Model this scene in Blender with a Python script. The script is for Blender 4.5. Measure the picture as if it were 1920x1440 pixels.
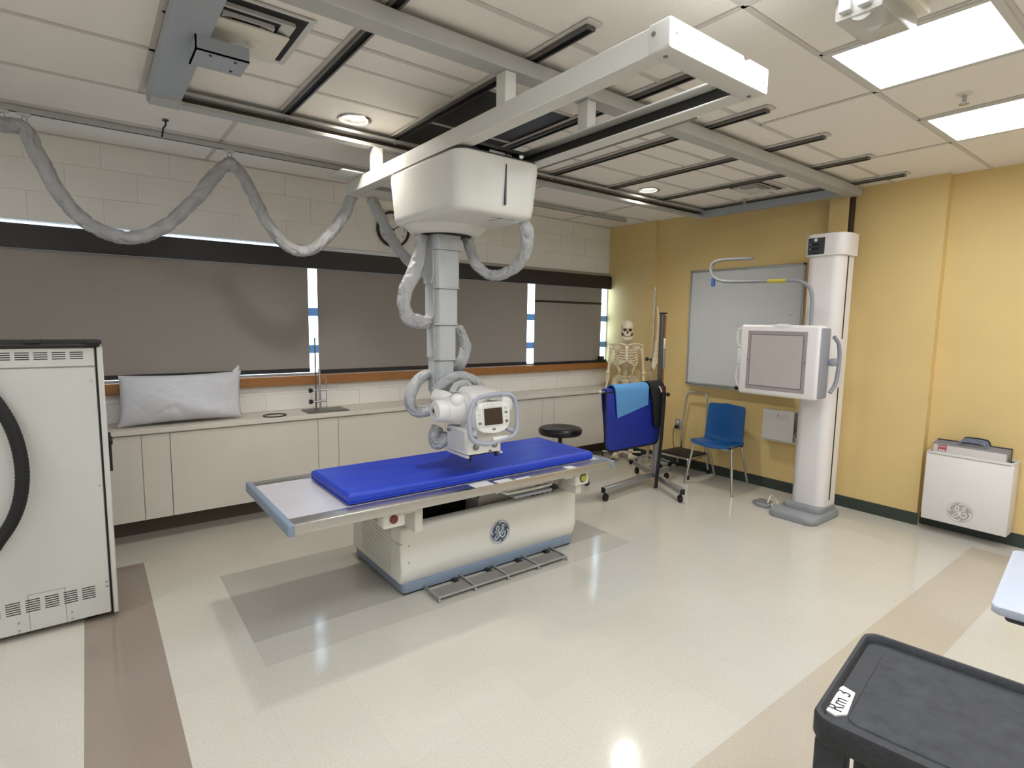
import bpy, bmesh, math, random
from mathutils import Vector, Matrix, noise
random.seed(7)
for o in list(bpy.data.objects): bpy.data.objects.remove(o, do_unlink=True)
S = bpy.context.scene
COL = S.collection
pi = math.pi

# ------------------------------------------------------------------ camera
CAM_H, FPX = 1.593, 1041.77
YAW, PITCH, ROLL = math.radians(52.5596), math.radians(6.3311), math.radians(0.8895)
_fw = Vector((math.cos(YAW)*math.cos(PITCH), math.sin(YAW)*math.cos(PITCH), -math.sin(PITCH)))
_r0 = Vector((math.sin(YAW), -math.cos(YAW), 0)); _u0 = _r0.cross(_fw)
_r = _r0*math.cos(ROLL) + _u0*math.sin(ROLL); _u = -_r0*math.sin(ROLL) + _u0*math.cos(ROLL)
cd = bpy.data.cameras.new('camera'); cam = bpy.data.objects.new('camera', cd); COL.objects.link(cam)
cd.sensor_width = 36; cd.lens = FPX/1920*36; cd.clip_start = .02; cd.clip_end = 200
cam.matrix_world = Matrix(((_r.x, _u.x, -_fw.x, 0), (_r.y, _u.y, -_fw.y, 0), (_r.z, _u.z, -_fw.z, CAM_H), (0, 0, 0, 1)))
S.camera = cam

def at(px, py, x=None, y=None, z=None):
    """point where the line of sight of photo pixel (px,py) meets a plane of the room"""
    d = _fw + _r*((px-960)/FPX) + _u*((720-py)/FPX)
    t = (z-CAM_H)/d.z if z is not None else (x/d.x if x is not None else y/d.y)
    return Vector((0, 0, CAM_H)) + d*t

# ------------------------------------------------------------------ world, exposure
W = bpy.data.worlds.new('sky'); S.world = W; W.use_nodes = True
bg = W.node_tree.nodes['Background']
bg.inputs['Color'].default_value = (.66, .83, 1.0, 1); bg.inputs['Strength'].default_value = 3.6
S.view_settings.view_transform = 'Standard'; S.view_settings.look = 'None'
S.view_settings.gamma = 1; S.view_settings.use_curve_mapping = False
S.view_settings.exposure = 0.91
TROFFER = 10.0      # emission of the ceiling panels
DOWN_W = 34.0       # watts of each recessed downlight

# ------------------------------------------------------------------ materials
def lin(c):
    return tuple(((v/255)/12.92 if v/255 <= .04045 else ((v/255+.055)/1.055)**2.4) for v in c)
MATS = {}
def M(name, col, rough=.5, metal=0, var=0, vscale=8, bump=0, bscale=60, coat=0, emit=0, alpha=None, detail=3, aniso=None):
    m = bpy.data.materials.new(name); m.use_nodes = True; MATS[name] = m
    nt = m.node_tree; N = nt.nodes; L = nt.links
    b = N['Principled BSDF']
    c = lin(col)
    b.inputs['Base Color'].default_value = (*c, 1)
    b.inputs['Roughness'].default_value = rough; b.inputs['Metallic'].default_value = metal
    b.inputs['Coat Weight'].default_value = coat; b.inputs['Coat Roughness'].default_value = .08
    tc = N.new('ShaderNodeTexCoord')
    if var or bump:
        nz = N.new('ShaderNodeTexNoise'); nz.inputs['Scale'].default_value = vscale; nz.inputs['Detail'].default_value = detail
        L.new(tc.outputs['Object'], nz.inputs['Vector'])
        if aniso:
            mp = N.new('ShaderNodeMapping'); mp.inputs['Scale'].default_value = aniso
            L.new(tc.outputs['Object'], mp.inputs['Vector']); L.new(mp.outputs['Vector'], nz.inputs['Vector'])
    if var:
        mx = N.new('ShaderNodeMix'); mx.data_type = 'RGBA'
        mx.inputs[6].default_value = (*[max(0, v*(1-var)) for v in c], 1); mx.inputs[7].default_value = (*[min(1, v*(1+var)) for v in c], 1)
        rmp = N.new('ShaderNodeMapRange'); rmp.inputs[1].default_value = .3; rmp.inputs[2].default_value = .7
        L.new(nz.outputs['Fac'], rmp.inputs[0]); L.new(rmp.outputs[0], mx.inputs[0]); L.new(mx.outputs[2], b.inputs['Base Color'])
    if bump:
        n2 = N.new('ShaderNodeTexNoise'); n2.inputs['Scale'].default_value = bscale; n2.inputs['Detail'].default_value = 3
        L.new(tc.outputs['Object'], n2.inputs['Vector'])
        bp = N.new('ShaderNodeBump'); bp.inputs['Strength'].default_value = bump; bp.inputs['Distance'].default_value = .004
        L.new(n2.outputs['Fac'], bp.inputs['Height']); L.new(bp.outputs['Normal'], b.inputs['Normal'])
    if emit:
        b.inputs['Emission Color'].default_value = (*c, 1); b.inputs['Emission Strength'].default_value = emit
    if alpha is not None: b.inputs['Alpha'].default_value = alpha
    return m

M('wall_white', (234, 230, 222), .75, var=.02, vscale=3, bump=.12, bscale=160)
M('wall_yellow', (222, 194, 132), .7, var=.03, vscale=2.5, bump=.06, bscale=200)
M('ceiling_tile', (240, 233, 224), .95, var=.05, vscale=160, bump=.35, bscale=240)
M('ceiling_grid', (206, 199, 192), .6)
M('plenum', (60, 58, 56), .9)
M('white_trim', (206, 204, 198), .5)
M('dark_steel', (58, 57, 55), .45, metal=.6)
M('slot_black', (18, 18, 18), .7)
M('rail_grey', (178, 177, 172), .5, var=.03, vscale=12)
M('beam_blue', (160, 165, 172), .45, var=.02)
M('crane_white', (218, 216, 208), .38, var=.015, vscale=6)
M('bridge_white', (208, 206, 198), .4)
M('column_grey', (188, 191, 191), .38, var=.015)
M('sleeve', (172, 172, 172), .6, var=.10, vscale=14, bump=.6, bscale=34)
M('tube_white', (228, 226, 220), .35)
M('soft_grey', (205, 203, 198), .42)
M('handle_grey', (163, 166, 178), .35)
M('screen', (60, 47, 40), .25)
M('key_grey', (120, 120, 118), .5)
M('black_plastic', (22, 22, 24), .45)
M('black_rubber', (20, 20, 20), .65)
M('black_vinyl', (17, 18, 22), .33)
M('table_white', (226, 224, 214), .4, var=.015, vscale=4)
M('blue_grey', (128, 142, 160), .45)
M('steel', (196, 193, 188), .36, metal=1, var=.04, vscale=30, aniso=(2, 60, 60))
M('steel_dark', (120, 118, 114), .4, metal=.9)
M('table_panel', (196, 192, 196), .35, var=.02)
M('chrome', (205, 205, 205), .16, metal=1)
M('mattress', (30, 62, 186), .45, var=.06, vscale=5, bump=.25, bscale=14)
M('logo_blue', (62, 80, 102), .4)
M('logo_silver', (205, 208, 212), .35, metal=.3)
M('logo_grey', (168, 164, 160), .5)
M('cab_white', (205, 203, 196), .5, var=.015, vscale=5)
M('case_white', (216, 210, 198), .5, var=.02, vscale=4)
M('shade', (148, 141, 134), .85, var=.05, vscale=220, bump=.1, bscale=500)
M('valance', (40, 34, 31), .5)
M('shade_bar', (34, 30, 32), .5)
M('sill_wood', (158, 106, 56), .5, var=.12, vscale=6, aniso=(1, 12, 12))
M('window_frame', (110, 165, 225), .4)
M('alu', (178, 180, 182), .4, metal=.8)
M('whiteboard', (204, 206, 204), .2, var=.01)
M('baseboard', (52, 62, 54), .5)
M('toe', (96, 84, 72), .6)
M('pillow', (206, 207, 212), .85, bump=.2, bscale=40)
M('stand_white', (232, 226, 222), .38, var=.01)
M('bucky_panel', (186, 177, 172), .5, var=.02, vscale=10)
M('bucky_frame', (160, 150, 148), .5)
M('bucky_side', (140, 143, 154), .4)
M('dark_line', (70, 62, 62), .6)
M('display', (62, 64, 70), .35)
M('base_grey', (146, 148, 150), .5)
M('yellow_tape', (200, 186, 70), .6)
M('blue_tape', (44, 84, 150), .6)
M('chair_blue', (20, 82, 142), .32)
M('apron_blue', (22, 42, 148), .5, var=.06, vscale=9, bump=.1, bscale=30)
M('apron_edge', (14, 16, 30), .6)
M('cloth_blue', (90, 150, 206), .7, bump=.2, bscale=60)
M('black_cloth', (20, 20, 22), .75)
M('maroon', (74, 22, 34), .7)
M('bone', (236, 222, 192), .55, var=.05, vscale=30)
M('bone_dark', (70, 52, 36), .8)
M('wood', (150, 100, 52), .5, var=.1, vscale=10, aniso=(6, 6, 1))
M('cart_black', (40, 41, 44), .6, var=.25, vscale=90, bump=.15, bscale=300)
M('cart_top', (50, 51, 54), .72, var=.35, vscale=30, bump=.25, bscale=220, detail=6)
M('tape_white', (232, 230, 222), .7)
M('ink', (24, 24, 26), .7)
M('slab_grey', (178, 184, 196), .45)
M('slab_dark', (54, 58, 66), .5)
M('cassette', (206, 198, 190), .5)
M('cassette_edge', (140, 138, 140), .45)
M('label_red', (178, 76, 88), .6)
M('cassette_handle', (110, 122, 142), .4)
M('button_red', (120, 50, 46), .4)
M('button_yellow', (190, 190, 70), .4)
M('tread', (46, 40, 36), .8, bump=.4, bscale=200)
M('plate_grey', (128, 123, 116), .5, bump=.15, bscale=250)
M('ivory', (226, 220, 204), .5)
M('clock_face', (226, 224, 216), .4)
M('lens_clear', (206, 202, 192), .25, alpha=.55)
M('panel_light', (241, 247, 255), .6, emit=TROFFER)
M('lamp_light', (255, 246, 228), .5, emit=9)
M('reflector', (214, 210, 204), .18, metal=.9)

def glass_mat():
    m = bpy.data.materials.new('glass'); m.use_nodes = True; nt = m.node_tree; N = nt.nodes; L = nt.links
    N.remove(N['Principled BSDF']); out = N['Material Output']
    t = N.new('ShaderNodeBsdfTransparent'); t.inputs[0].default_value = (.92, .97, 1, 1)
    g = N.new('ShaderNodeBsdfGlossy'); g.inputs['Roughness'].default_value = .02
    mx = N.new('ShaderNodeMixShader'); mx.inputs[0].default_value = .05
    L.new(t.outputs[0], mx.inputs[1]); L.new(g.outputs[0], mx.inputs[2]); L.new(mx.outputs[0], out.inputs[0])
    MATS['glass'] = m
glass_mat()

def floor_mat(name, col, tilevar=.035, joint=.10):
    """vinyl composition tile: 12 inch squares, faint joints, flecks, waxed gloss"""
    m = M(name, col, .3)
    nt = m.node_tree; N = nt.nodes; L = nt.links; b = N['Principled BSDF']
    geo = N.new('ShaderNodeNewGeometry')
    mp = N.new('ShaderNodeMapping'); mp.inputs['Location'].default_value = (-.216/.3048, -1.06/.3048, 0); mp.inputs['Scale'].default_value = (1/.3048, 1/.3048, 0)
    L.new(geo.outputs['Position'], mp.inputs['Vector'])
    fl = N.new('ShaderNodeVectorMath'); fl.operation = 'FLOOR'; L.new(mp.outputs[0], fl.inputs[0])
    wn = N.new('ShaderNodeTexWhiteNoise'); wn.noise_dimensions = '2D'; L.new(fl.outputs[0], wn.inputs['Vector'])
    fr = N.new('ShaderNodeVectorMath'); fr.operation = 'FRACTION'; L.new(mp.outputs[0], fr.inputs[0])
    sx = N.new('ShaderNodeSeparateXYZ'); L.new(fr.outputs[0], sx.inputs[0])
    def edge(i):
        a = N.new('ShaderNodeMath'); a.operation = 'SUBTRACT'; L.new(sx.outputs[i], a.inputs[0]); a.inputs[1].default_value = .5
        c = N.new('ShaderNodeMath'); c.operation = 'ABSOLUTE'; L.new(a.outputs[0], c.inputs[0])
        d = N.new('ShaderNodeMath'); d.operation = 'GREATER_THAN'; L.new(c.outputs[0], d.inputs[0]); d.inputs[1].default_value = .4965
        return d
    e = N.new('ShaderNodeMath'); e.operation = 'MAXIMUM'; L.new(edge(0).outputs[0], e.inputs[0]); L.new(edge(1).outputs[0], e.inputs[1])
    nz = N.new('ShaderNodeTexNoise'); nz.inputs['Scale'].default_value = 110; nz.inputs['Detail'].default_value = 4; L.new(geo.outputs['Position'], nz.inputs['Vector'])
    n3 = N.new('ShaderNodeTexNoise'); n3.inputs['Scale'].default_value = 1.3; n3.inputs['Detail'].default_value = 4; L.new(geo.outputs['Position'], n3.inputs['Vector'])
    def mad(src, mul, add):
        a = N.new('ShaderNodeMath'); a.operation = 'MULTIPLY_ADD'; L.new(src, a.inputs[0]); a.inputs[1].default_value = mul; a.inputs[2].default_value = add; return a.outputs[0]
    def mul(a_, b_):
        a = N.new('ShaderNodeMath'); a.operation = 'MULTIPLY'; L.new(a_, a.inputs[0]); L.new(b_, a.inputs[1]); return a.outputs[0]
    f = mul(mul(mad(wn.outputs['Value'], tilevar, 1-tilevar/2), mad(nz.outputs['Fac'], .34, .83)), mul(mad(e.outputs[0], -joint, 1), mad(n3.outputs['Fac'], .10, .95)))
    vm = N.new('ShaderNodeVectorMath'); vm.operation = 'SCALE'; vm.inputs[0].default_value = lin(col); L.new(f, vm.inputs['Scale'])
    L.new(vm.outputs[0], b.inputs['Base Color'])
    n4 = N.new('ShaderNodeTexNoise'); n4.inputs['Scale'].default_value = 3.0; n4.inputs['Detail'].default_value = 5; L.new(geo.outputs['Position'], n4.inputs['Vector'])
    L.new(mad(n4.outputs['Fac'], .12, .045), b.inputs['Roughness'])
    return m
floor_mat('floor_cream', (202, 197, 184))
floor_mat('floor_brown', (148, 134, 122), .02, .05)
floor_mat('floor_beige', (190, 179, 161), .02, .05)
floor_mat('floor_grey', (172, 167, 157), .02, .04)
floor_mat('floor_lightgrey', (191, 186, 174), .02, .04)

# ------------------------------------------------------------------ mesh building
def catmull(pts, n=8, closed=False):
    P = [Vector(p) for p in pts]; out = []; m = len(P)
    rng = range(m if closed else m-1)
    for i in rng:
        if closed: a, b, c, d = P[(i-1) % m], P[i], P[(i+1) % m], P[(i+2) % m]
        else: a, b, c, d = P[max(i-1, 0)], P[i], P[i+1], P[min(i+2, m-1)]
        for k in range(n):
            t = k/n
            out.append(.5*((2*b)+(c-a)*t+(2*a-5*b+4*c-d)*t*t+(3*b-a-3*c+d)*t**3))
    if not closed: out.append(P[-1])
    return out
def fillet(poly, r, n=5):
    """2D polygon with rounded corners; r number or list"""
    out = []; m = len(poly)
    for i in range(m):
        a, b, c = Vector(poly[i-1]), Vector(poly[i]), Vector(poly[(i+1) % m])
        rr = r[i] if isinstance(r, (list, tuple)) else r
        if rr <= 0: out.append(tuple(b)); continue
        u = (a-b); v = (c-b); lu, lv = u.length, v.length; u /= lu; v /= lv
        ang = u.angle(v); t = min(rr/math.tan(ang/2), lu*.49, lv*.49); rr = t*math.tan(ang/2)
        ctr = b+(u+v).normalized()*(rr/math.sin(ang/2)); p0 = b+u*t-ctr; p1 = b+v*t-ctr
        a0 = math.atan2(p0.y, p0.x); a1 = math.atan2(p1.y, p1.x); da = (a1-a0+pi) % (2*pi)-pi
        for k in range(n+1):
            q = a0+da*k/n; out.append((ctr.x+rr*math.cos(q), ctr.y+rr*math.sin(q)))
    return out
def rrect(x0, y0, x1, y1, r, n=5): return fillet([(x0, y0), (x1, y0), (x1, y1), (x0, y1)], r, n)

class MB:
    def __init__(s): s.V = []; s.F = []
    def add(s, V, F):
        o = len(s.V); s.V += [Vector(v) for v in V]; s.F += [tuple(i+o for i in f) for f in F]; return s
    def bm(s, b):
        b.verts.ensure_lookup_table(); b.verts.index_update()
        s.add([v.co.copy() for v in b.verts], [[v.index for v in f.verts] for f in b.faces]); b.free(); return s
    def box(s, lo, hi, bev=0, seg=2, mat=None):
        lo, hi = Vector(lo), Vector(hi)
        b = bmesh.new(); bmesh.ops.create_cube(b, size=1)
        for v in b.verts: v.co = Vector((lo[i]+(v.co[i]+.5)*(hi[i]-lo[i]) for i in range(3)))
        if bev: bmesh.ops.bevel(b, geom=list(b.edges), offset=bev, segments=seg, profile=.5, affect='EDGES')
        if mat is not None: bmesh.ops.transform(b, matrix=mat, verts=b.verts)
        return s.bm(b)
    def cyl(s, p0, p1, r, r2=None, n=20, bev=0):
        p0, p1 = Vector(p0), Vector(p1); r2 = r if r2 is None else r2
        d = p1-p0; q = d.to_track_quat('Z', 'Y').to_matrix().to_4x4()
        b = bmesh.new(); bmesh.ops.create_cone(b, cap_ends=True, segments=n, radius1=r, radius2=r2, depth=d.length)
        if bev:
            es = [e for e in b.edges if any(len(f.verts) > 4 for f in e.link_faces)]
            bmesh.ops.bevel(b, geom=es, offset=bev, segments=2, profile=.5, affect='EDGES')
        bmesh.ops.transform(b, matrix=Matrix.Translation((p0+p1)/2) @ q, verts=b.verts)
        return s.bm(b)
    def tube(s, pts, r, n=10, closed=False, up=None, sq=1.0):
        P = [Vector(p) for p in pts]; m = len(P); R = r if isinstance(r, (list, tuple)) else [r]*m
        T = []
        for i in range(m):
            a = P[(i-1) % m] if closed or i else P[i]; c = P[(i+1) % m] if closed or i < m-1 else P[i]
            t = c-a; T.append(t.normalized() if t.length > 1e-9 else Vector((0, 0, 1)))
        nrm = Vector(up) if up else (Vector((0, 0, 1)) if abs(T[0].z) < .9 else Vector((1, 0, 0)))
        V = []; F = []
        for i in range(m):
            nrm = (nrm-T[i]*nrm.dot(T[i])).normalized(); bn = T[i].cross(nrm)
            for k in range(n):
                a = 2*pi*k/n; V.append(P[i]+nrm*(R[i]*math.cos(a))+bn*(R[i]*sq*math.sin(a)))
        for i in range(m if closed else m-1):
            j = (i+1) % m
            for k in range(n): F.append((i*n+k, i*n+(k+1) % n, j*n+(k+1) % n, j*n+k))
        if not closed:
            F.append(tuple(range(n))[::-1]); F.append(tuple((m-1)*n+k for k in range(n)))
        return s.add(V, F)
    def prism(s, poly, fn, d0, d1, bev=0, seg=2):
        """2D outline extruded from d0 to d1; fn(u,v,d) gives the 3D point"""
        b = bmesh.new(); A = [b.verts.new(fn(u, v, d0)) for u, v in poly]; C = [b.verts.new(fn(u, v, d1)) for u, v in poly]
        m = len(poly)
        f0 = b.faces.new(A); f1 = b.faces.new(C[::-1])
        for i in range(m): b.faces.new((A[i], C[i], C[(i+1) % m], A[(i+1) % m]))
        if bev: bmesh.ops.bevel(b, geom=list(set(f0.edges) | set(f1.edges)), offset=bev, segments=seg, profile=.5, affect='EDGES', clamp_overlap=True)
        bmesh.ops.recalc_face_normals(b, faces=b.faces)
        return s.bm(b)
    def loft(s, rings, caps=True):
        n = len(rings[0]); V = [Vector(p) for r in rings for p in r]; F = []
        for i in range(len(rings)-1):
            for k in range(n): F.append((i*n+k, i*n+(k+1) % n, (i+1)*n+(k+1) % n, (i+1)*n+k))
        if caps: F.append(tuple(range(n))[::-1]); F.append(tuple((len(rings)-1)*n+k for k in range(n)))
        b = MB().add(V, F); t = b.tobm(); bmesh.ops.recalc_face_normals(t, faces=t.faces)
        return s.bm(t)
    def lathe(s, prof, c, n=32, mat=None, closed=False):
        V = []; F = []; m = len(prof)
        for r, z in prof:
            for k in range(n):
                a = 2*pi*k/n; V.append(Vector((r*math.cos(a), r*math.sin(a), z)))
        for i in range(m if closed else m-1):
            j = (i+1) % m
            for k in range(n): F.append((i*n+k, i*n+(k+1) % n, j*n+(k+1) % n, j*n+k))
        if not closed:
            if prof[0][0] > 1e-6: F.append(tuple(range(n))[::-1])
            if prof[-1][0] > 1e-6: F.append(tuple((m-1)*n+k for k in range(n)))
        mt = Matrix.Translation(Vector(c)) @ (mat.to_4x4() if mat is not None else Matrix.Identity(4))
        return s.add([mt @ v for v in V], F)
    def ball(s, c, r, mat=None, u=16, v=10):
        r = r if isinstance(r, (tuple, list)) else (r, r, r)
        b = bmesh.new(); bmesh.ops.create_uvsphere(b, u_segments=u, v_segments=v, radius=1)
        mt = Matrix.Translation(Vector(c)) @ (mat.to_4x4() if mat is not None else Matrix.Identity(4)) @ Matrix.Diagonal((*r, 1))
        bmesh.ops.transform(b, matrix=mt, verts=b.verts)
        return s.bm(b)
    def ribbon(s, pts, w, fn, h, closed=False):
        """flat stroke of width w along 2D points, raised by h; fn(u,v,d)"""
        P = [Vector((p[0], p[1])) for p in pts]; m = len(P); Ws = w if isinstance(w, (list, tuple)) else [w]*m
        V = []; F = []
        for i in range(m):
            a = P[(i-1) % m] if closed or i else P[i]; c = P[(i+1) % m] if closed or i < m-1 else P[i]
            t = (c-a); t = t.normalized() if t.length > 1e-9 else Vector((1, 0)); nn = Vector((-t.y, t.x))*Ws[i]/2
            for q, d in ((P[i]+nn, 0), (P[i]+nn, h), (P[i]-nn, h), (P[i]-nn, 0)): V.append(fn(q.x, q.y, d))
        for i in range(m if closed else m-1):
            j = (i+1) % m
            for k in range(4): F.append((i*4+k, i*4+(k+1) % 4, j*4+(k+1) % 4, j*4+k))
        return s.add(V, F)
    def tobm(s):
        b = bmesh.new(); vs = [b.verts.new(v) for v in s.V]
        for f in s.F:
            try: b.faces.new([vs[i] for i in f])
            except ValueError: pass
        return b

def _link(name, mb, mat, M4=None, smooth=38):
    b = mb.tobm()
    if M4 is not None: bmesh.ops.transform(b, matrix=M4, verts=b.verts)
    bmesh.ops.recalc_face_normals(b, faces=b.faces)
    me = bpy.data.meshes.new(name); b.to_mesh(me); b.free()
    me.materials.append(MATS[mat])
    if smooth: me.shade_smooth(); me.set_sharp_from_angle(angle=math.radians(smooth))
    o = bpy.data.objects.new(name, me); COL.objects.link(o); return o
def tag(o, label=None, cat=None, group=None, kind=None):
    if label: o['label'] = label
    if cat: o['category'] = cat
    if group: o['group'] = group
    if kind: o['kind'] = kind
    return o
def thing(name, label, cat, loc=(0, 0, 0), rz=0, group=None):
    o = bpy.data.objects.new(name, None); COL.objects.link(o); o.empty_display_size = .05
    o.location = loc; o.rotation_euler = (0, 0, rz)
    o['_m'] = [v for r in (Matrix.Translation(Vector(loc)) @ Matrix.Rotation(rz, 4, 'Z')) for v in r]
    return tag(o, label, cat, group)
def _mat_of(p):
    while p is not None and '_m' not in p: p = p.parent
    if p is None: return Matrix.Identity(4)
    v = list(p['_m']); return Matrix((v[0:4], v[4:8], v[8:12], v[12:16]))
def part(name, mb, mat, parent, world=False, label=None, smooth=38):
    o = _link(name, mb, mat, _mat_of(parent).inverted() if world else None, smooth); o.parent = parent
    if label: o['label'] = label
    return o
def single(name, mb, mat, label=None, cat=None, group=None, kind=None, base=None, smooth=38):
    if base is None:
        xs = [v.x for v in mb.V]; ys = [v.y for v in mb.V]; base = Vector(((min(xs)+max(xs))/2, (min(ys)+max(ys))/2, min(v.z for v in mb.V)))
    o = _link(name, mb, mat, Matrix.Translation(-Vector(base)), smooth); o.location = base
    o['_m'] = [v for r in Matrix.Translation(Vector(base)) for v in r]
    return tag(o, label, cat, group, kind)
def struct(name, mb, mat, label=None, smooth=38): return single(name, mb, mat, label, None, None, 'structure', (0, 0, 0), smooth)
def copy_tree(o, parent=None):
    c = o.copy(); COL.objects.link(c); c.parent = parent
    for ch in list(o.children): copy_tree(ch, c)
    return c
def text_mesh(txt, size):
    cu = bpy.data.curves.new('t', 'FONT'); cu.body = txt; cu.size = size; cu.align_x = 'CENTER'; cu.align_y = 'CENTER'; cu.resolution_u = 3
    o = bpy.data.objects.new('t', cu); COL.objects.link(o)
    me = bpy.data.meshes.new_from_object(o.evaluated_get(bpy.context.evaluated_depsgraph_get()))
    V = [v.co.copy() for v in me.vertices]; F = [tuple(p.vertices) for p in me.polygons]
    bpy.data.objects.remove(o, do_unlink=True); bpy.data.curves.remove(cu); bpy.data.meshes.remove(me)
    return V, F
def frame2d(o, u, v, n):
    o, u, v, n = Vector(o), Vector(u).normalized(), Vector(v).normalized(), Vector(n).normalized()
    return lambda a, b, d: o+u*a+v*b+n*d
def wob(p, amp, sc): return amp*noise.noise(Vector(p)*sc)

# monogram medallion: disc, rim, four swirls and two interlaced script letters
def medallion(parent, fn, R, disc, ink, name='logo_badge'):
    mb = MB().prism([(R*math.cos(a), R*math.sin(a)) for a in [2*pi*k/40 for k in range(40)]], fn, 0, .004, bev=.001)
    d = part(name, mb, disc, parent, True)
    g = lambda a, b, c: fn(a*R, b*R, .004+c)
    mk = MB()
    circ = [(.94*math.cos(2*pi*k/48), .94*math.sin(2*pi*k/48)) for k in range(48)]
    mk.ribbon(circ, .05, g, .0012, True)
    for k in range(4):
        a0 = math.radians(20+90*k); pts = []; ws = []
        for i in range(14):
            t = i/13; a = a0+math.radians(78)*t; rr = .80+.07*math.sin(pi*t*.8)-(.12*max(0, (t-.8)/.2))
            pts.append((rr*math.cos(a), rr*math.sin(a))); ws.append(.03+.10*t)
        mk.ribbon(pts, ws, g, .0012)
    G = [(-.54, .16), (-.42, .02), (-.24, .08), (-.10, .30), (-.14, .50), (-.30, .50), (-.36, .30), (-.22, .10), (-.06, .02), (-.05, -.22), (-.20, -.48), (-.40, -.58), (-.48, -.44), (-.34, -.22), (-.08, -.02)]
    E_ = [(.42, .20), (.26, .16), (.17, .34), (.26, .56), (.40, .52), (.34, .32), (.14, .12), (.06, -.10), (.08, -.36), (.28, -.50), (.50, -.36), (.50, -.10), (.34, -.02), (.25, -.14), (.30, -.26)]
    for pth in (G, E_):
        q = catmull([(a, b, 0) for a, b in pth], 6); mk.ribbon([(p.x, p.y) for p in q], [.07+.045*math.sin(pi*i/len(q)) for i in range(len(q))], g, .0013)
    part('monogram', mk, ink, d, True)

# ================================================================== the setting
H = 2.774; WY = 4.888; XA, XB, XC = 5.25, 5.30, 5.385
X0, Y0 = -2.7, -2.9
# ---- floor
fl = struct('floor', MB().box((X0-.2, Y0-.2, -.12), (XC+.2, WY+.3, 0)), 'floor_cream', 'waxed cream vinyl tile floor')
def fpiece(name, x0, y0, x1, y1, mat, lab): part(name, MB().box((x0, y0, -.002), (x1, y1, .0006)), mat, fl, True, lab)
fpiece('floor_strip', -.09, Y0, .216, 4.199, 'floor_brown', 'brown vinyl tile strip')
fpiece('floor_strip', .216, .74, 5.10, 1.06, 'floor_beige', 'beige vinyl tile strip')
fpiece('floor_field', .575, 2.81, 3.10, 3.70, 'floor_grey', 'darker grey floor field under the table')  # grey rectangle under the table, darker than the rest of the floor
fpiece('floor_field', .575, 2.575, 3.10, 2.81, 'floor_lightgrey', 'light grey floor band')

# ---- ceiling: backing, tee grid, panels
ce = struct('ceiling', MB().box((X0-.2, Y0-.2, 2.83), (XC+.2, WY+.3, 2.90)), 'plenum', 'suspended ceiling of white mineral panels')
F2 = .6096
CH = [.302+.678*k for k in range(8)]                     # support channels along y
ys = [1.243+F2*k for k in range(-7, 6)]; ys = [y for y in ys if Y0 < y < WY-.05]; ys = [Y0]+ys+[WY]
gx = [2.013+2*F2*k for k in range(-4, 3)]; gx = [X0]+[x for x in gx if X0+.1 < x < XC-.1]+[XC+.05]
tile_cache = {}
def ctile(x0, x1, y0, y1, mat='ceiling_tile', name='ceiling_tile', zb=2.779):
    w, d = round(x1-x0-.020, 3), round(y1-y0-.020, 3)
    k = (w, d, mat)
    if k not in tile_cache:
        mb = MB().box((-w/2, -d/2, 0), (w/2, d/2, .016), .002, 1); o = _link(name, mb, mat); tile_cache[k] = o.data
    else: o = bpy.data.objects.new(name, tile_cache[k]); COL.objects.link(o)
    o.location = ((x0+x1)/2, (y0+y1)/2, zb); o.parent = ce
DL = [(1.338, 3.326), (4.032, 3.319)]
def ctile_hole(x0, x1, y0, y1, c, r, zb=2.779):
    x0 += .01; x1 -= .01; y0 += .01; y1 -= .01
    A = [2*pi*k/36 for k in range(36)]+[math.atan2(y-c[1], x-c[0]) % (2*pi) for x in (x0, x1) for y in (y0, y1)]; A.sort()
    def edge(a):
        dx, dy = math.cos(a), math.sin(a)
        t = min(((x1-c[0]) if dx > 0 else (x0-c[0]))/dx if abs(dx) > 1e-9 else 9, ((y1-c[1]) if dy > 0 else (y0-c[1]))/dy if abs(dy) > 1e-9 else 9)
        return (c[0]+dx*t, c[1]+dy*t)
    V = []; F = []; n = len(A)
    for a in A:
        e = edge(a); i = (c[0]+r*math.cos(a), c[1]+r*math.sin(a))
        V += [(*e, zb), (*e, zb+.016), (*i, zb+.016), (*i, zb)]
    for k in range(n):
        j = (k+1) % n
        for q in range(4): F.append((k*4+q, k*4+(q+1) % 4, j*4+(q+1) % 4, j*4+q))
    o = _link('ceiling_tile', MB().add(V, F), 'ceiling_tile'); o.parent = ce
grid = MB()
def tee(x0, y0, x1, y1, w=.024):
    if abs(x1-x0) > abs(y1-y0): grid.box((x0, y0-w/2, H), (x1, y0+w/2, H+.004)).box((x0, y0-.002, H+.003), (x1, y0+.002, H+.04))
    else: grid.box((x0-w/2, y0, H), (x0+w/2, y1, H+.004)).box((x0-.002, y0, H+.003), (x0+.002, y1, H+.04))
TROFF = [(2.623, 3.232), (3.842, 4.451)]
ADDED = [(x, x+F2, y) for y in (.633, -1.195) for x in (.185, 1.404)]+[(-1.645, -1.645+F2, y) for y in (-1.195, .633, 2.462)]+[(2.623, 3.232, -1.195), (3.842, 4.451, -1.195)]  # unseen panels added out of view to brighten the room and its left side
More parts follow.
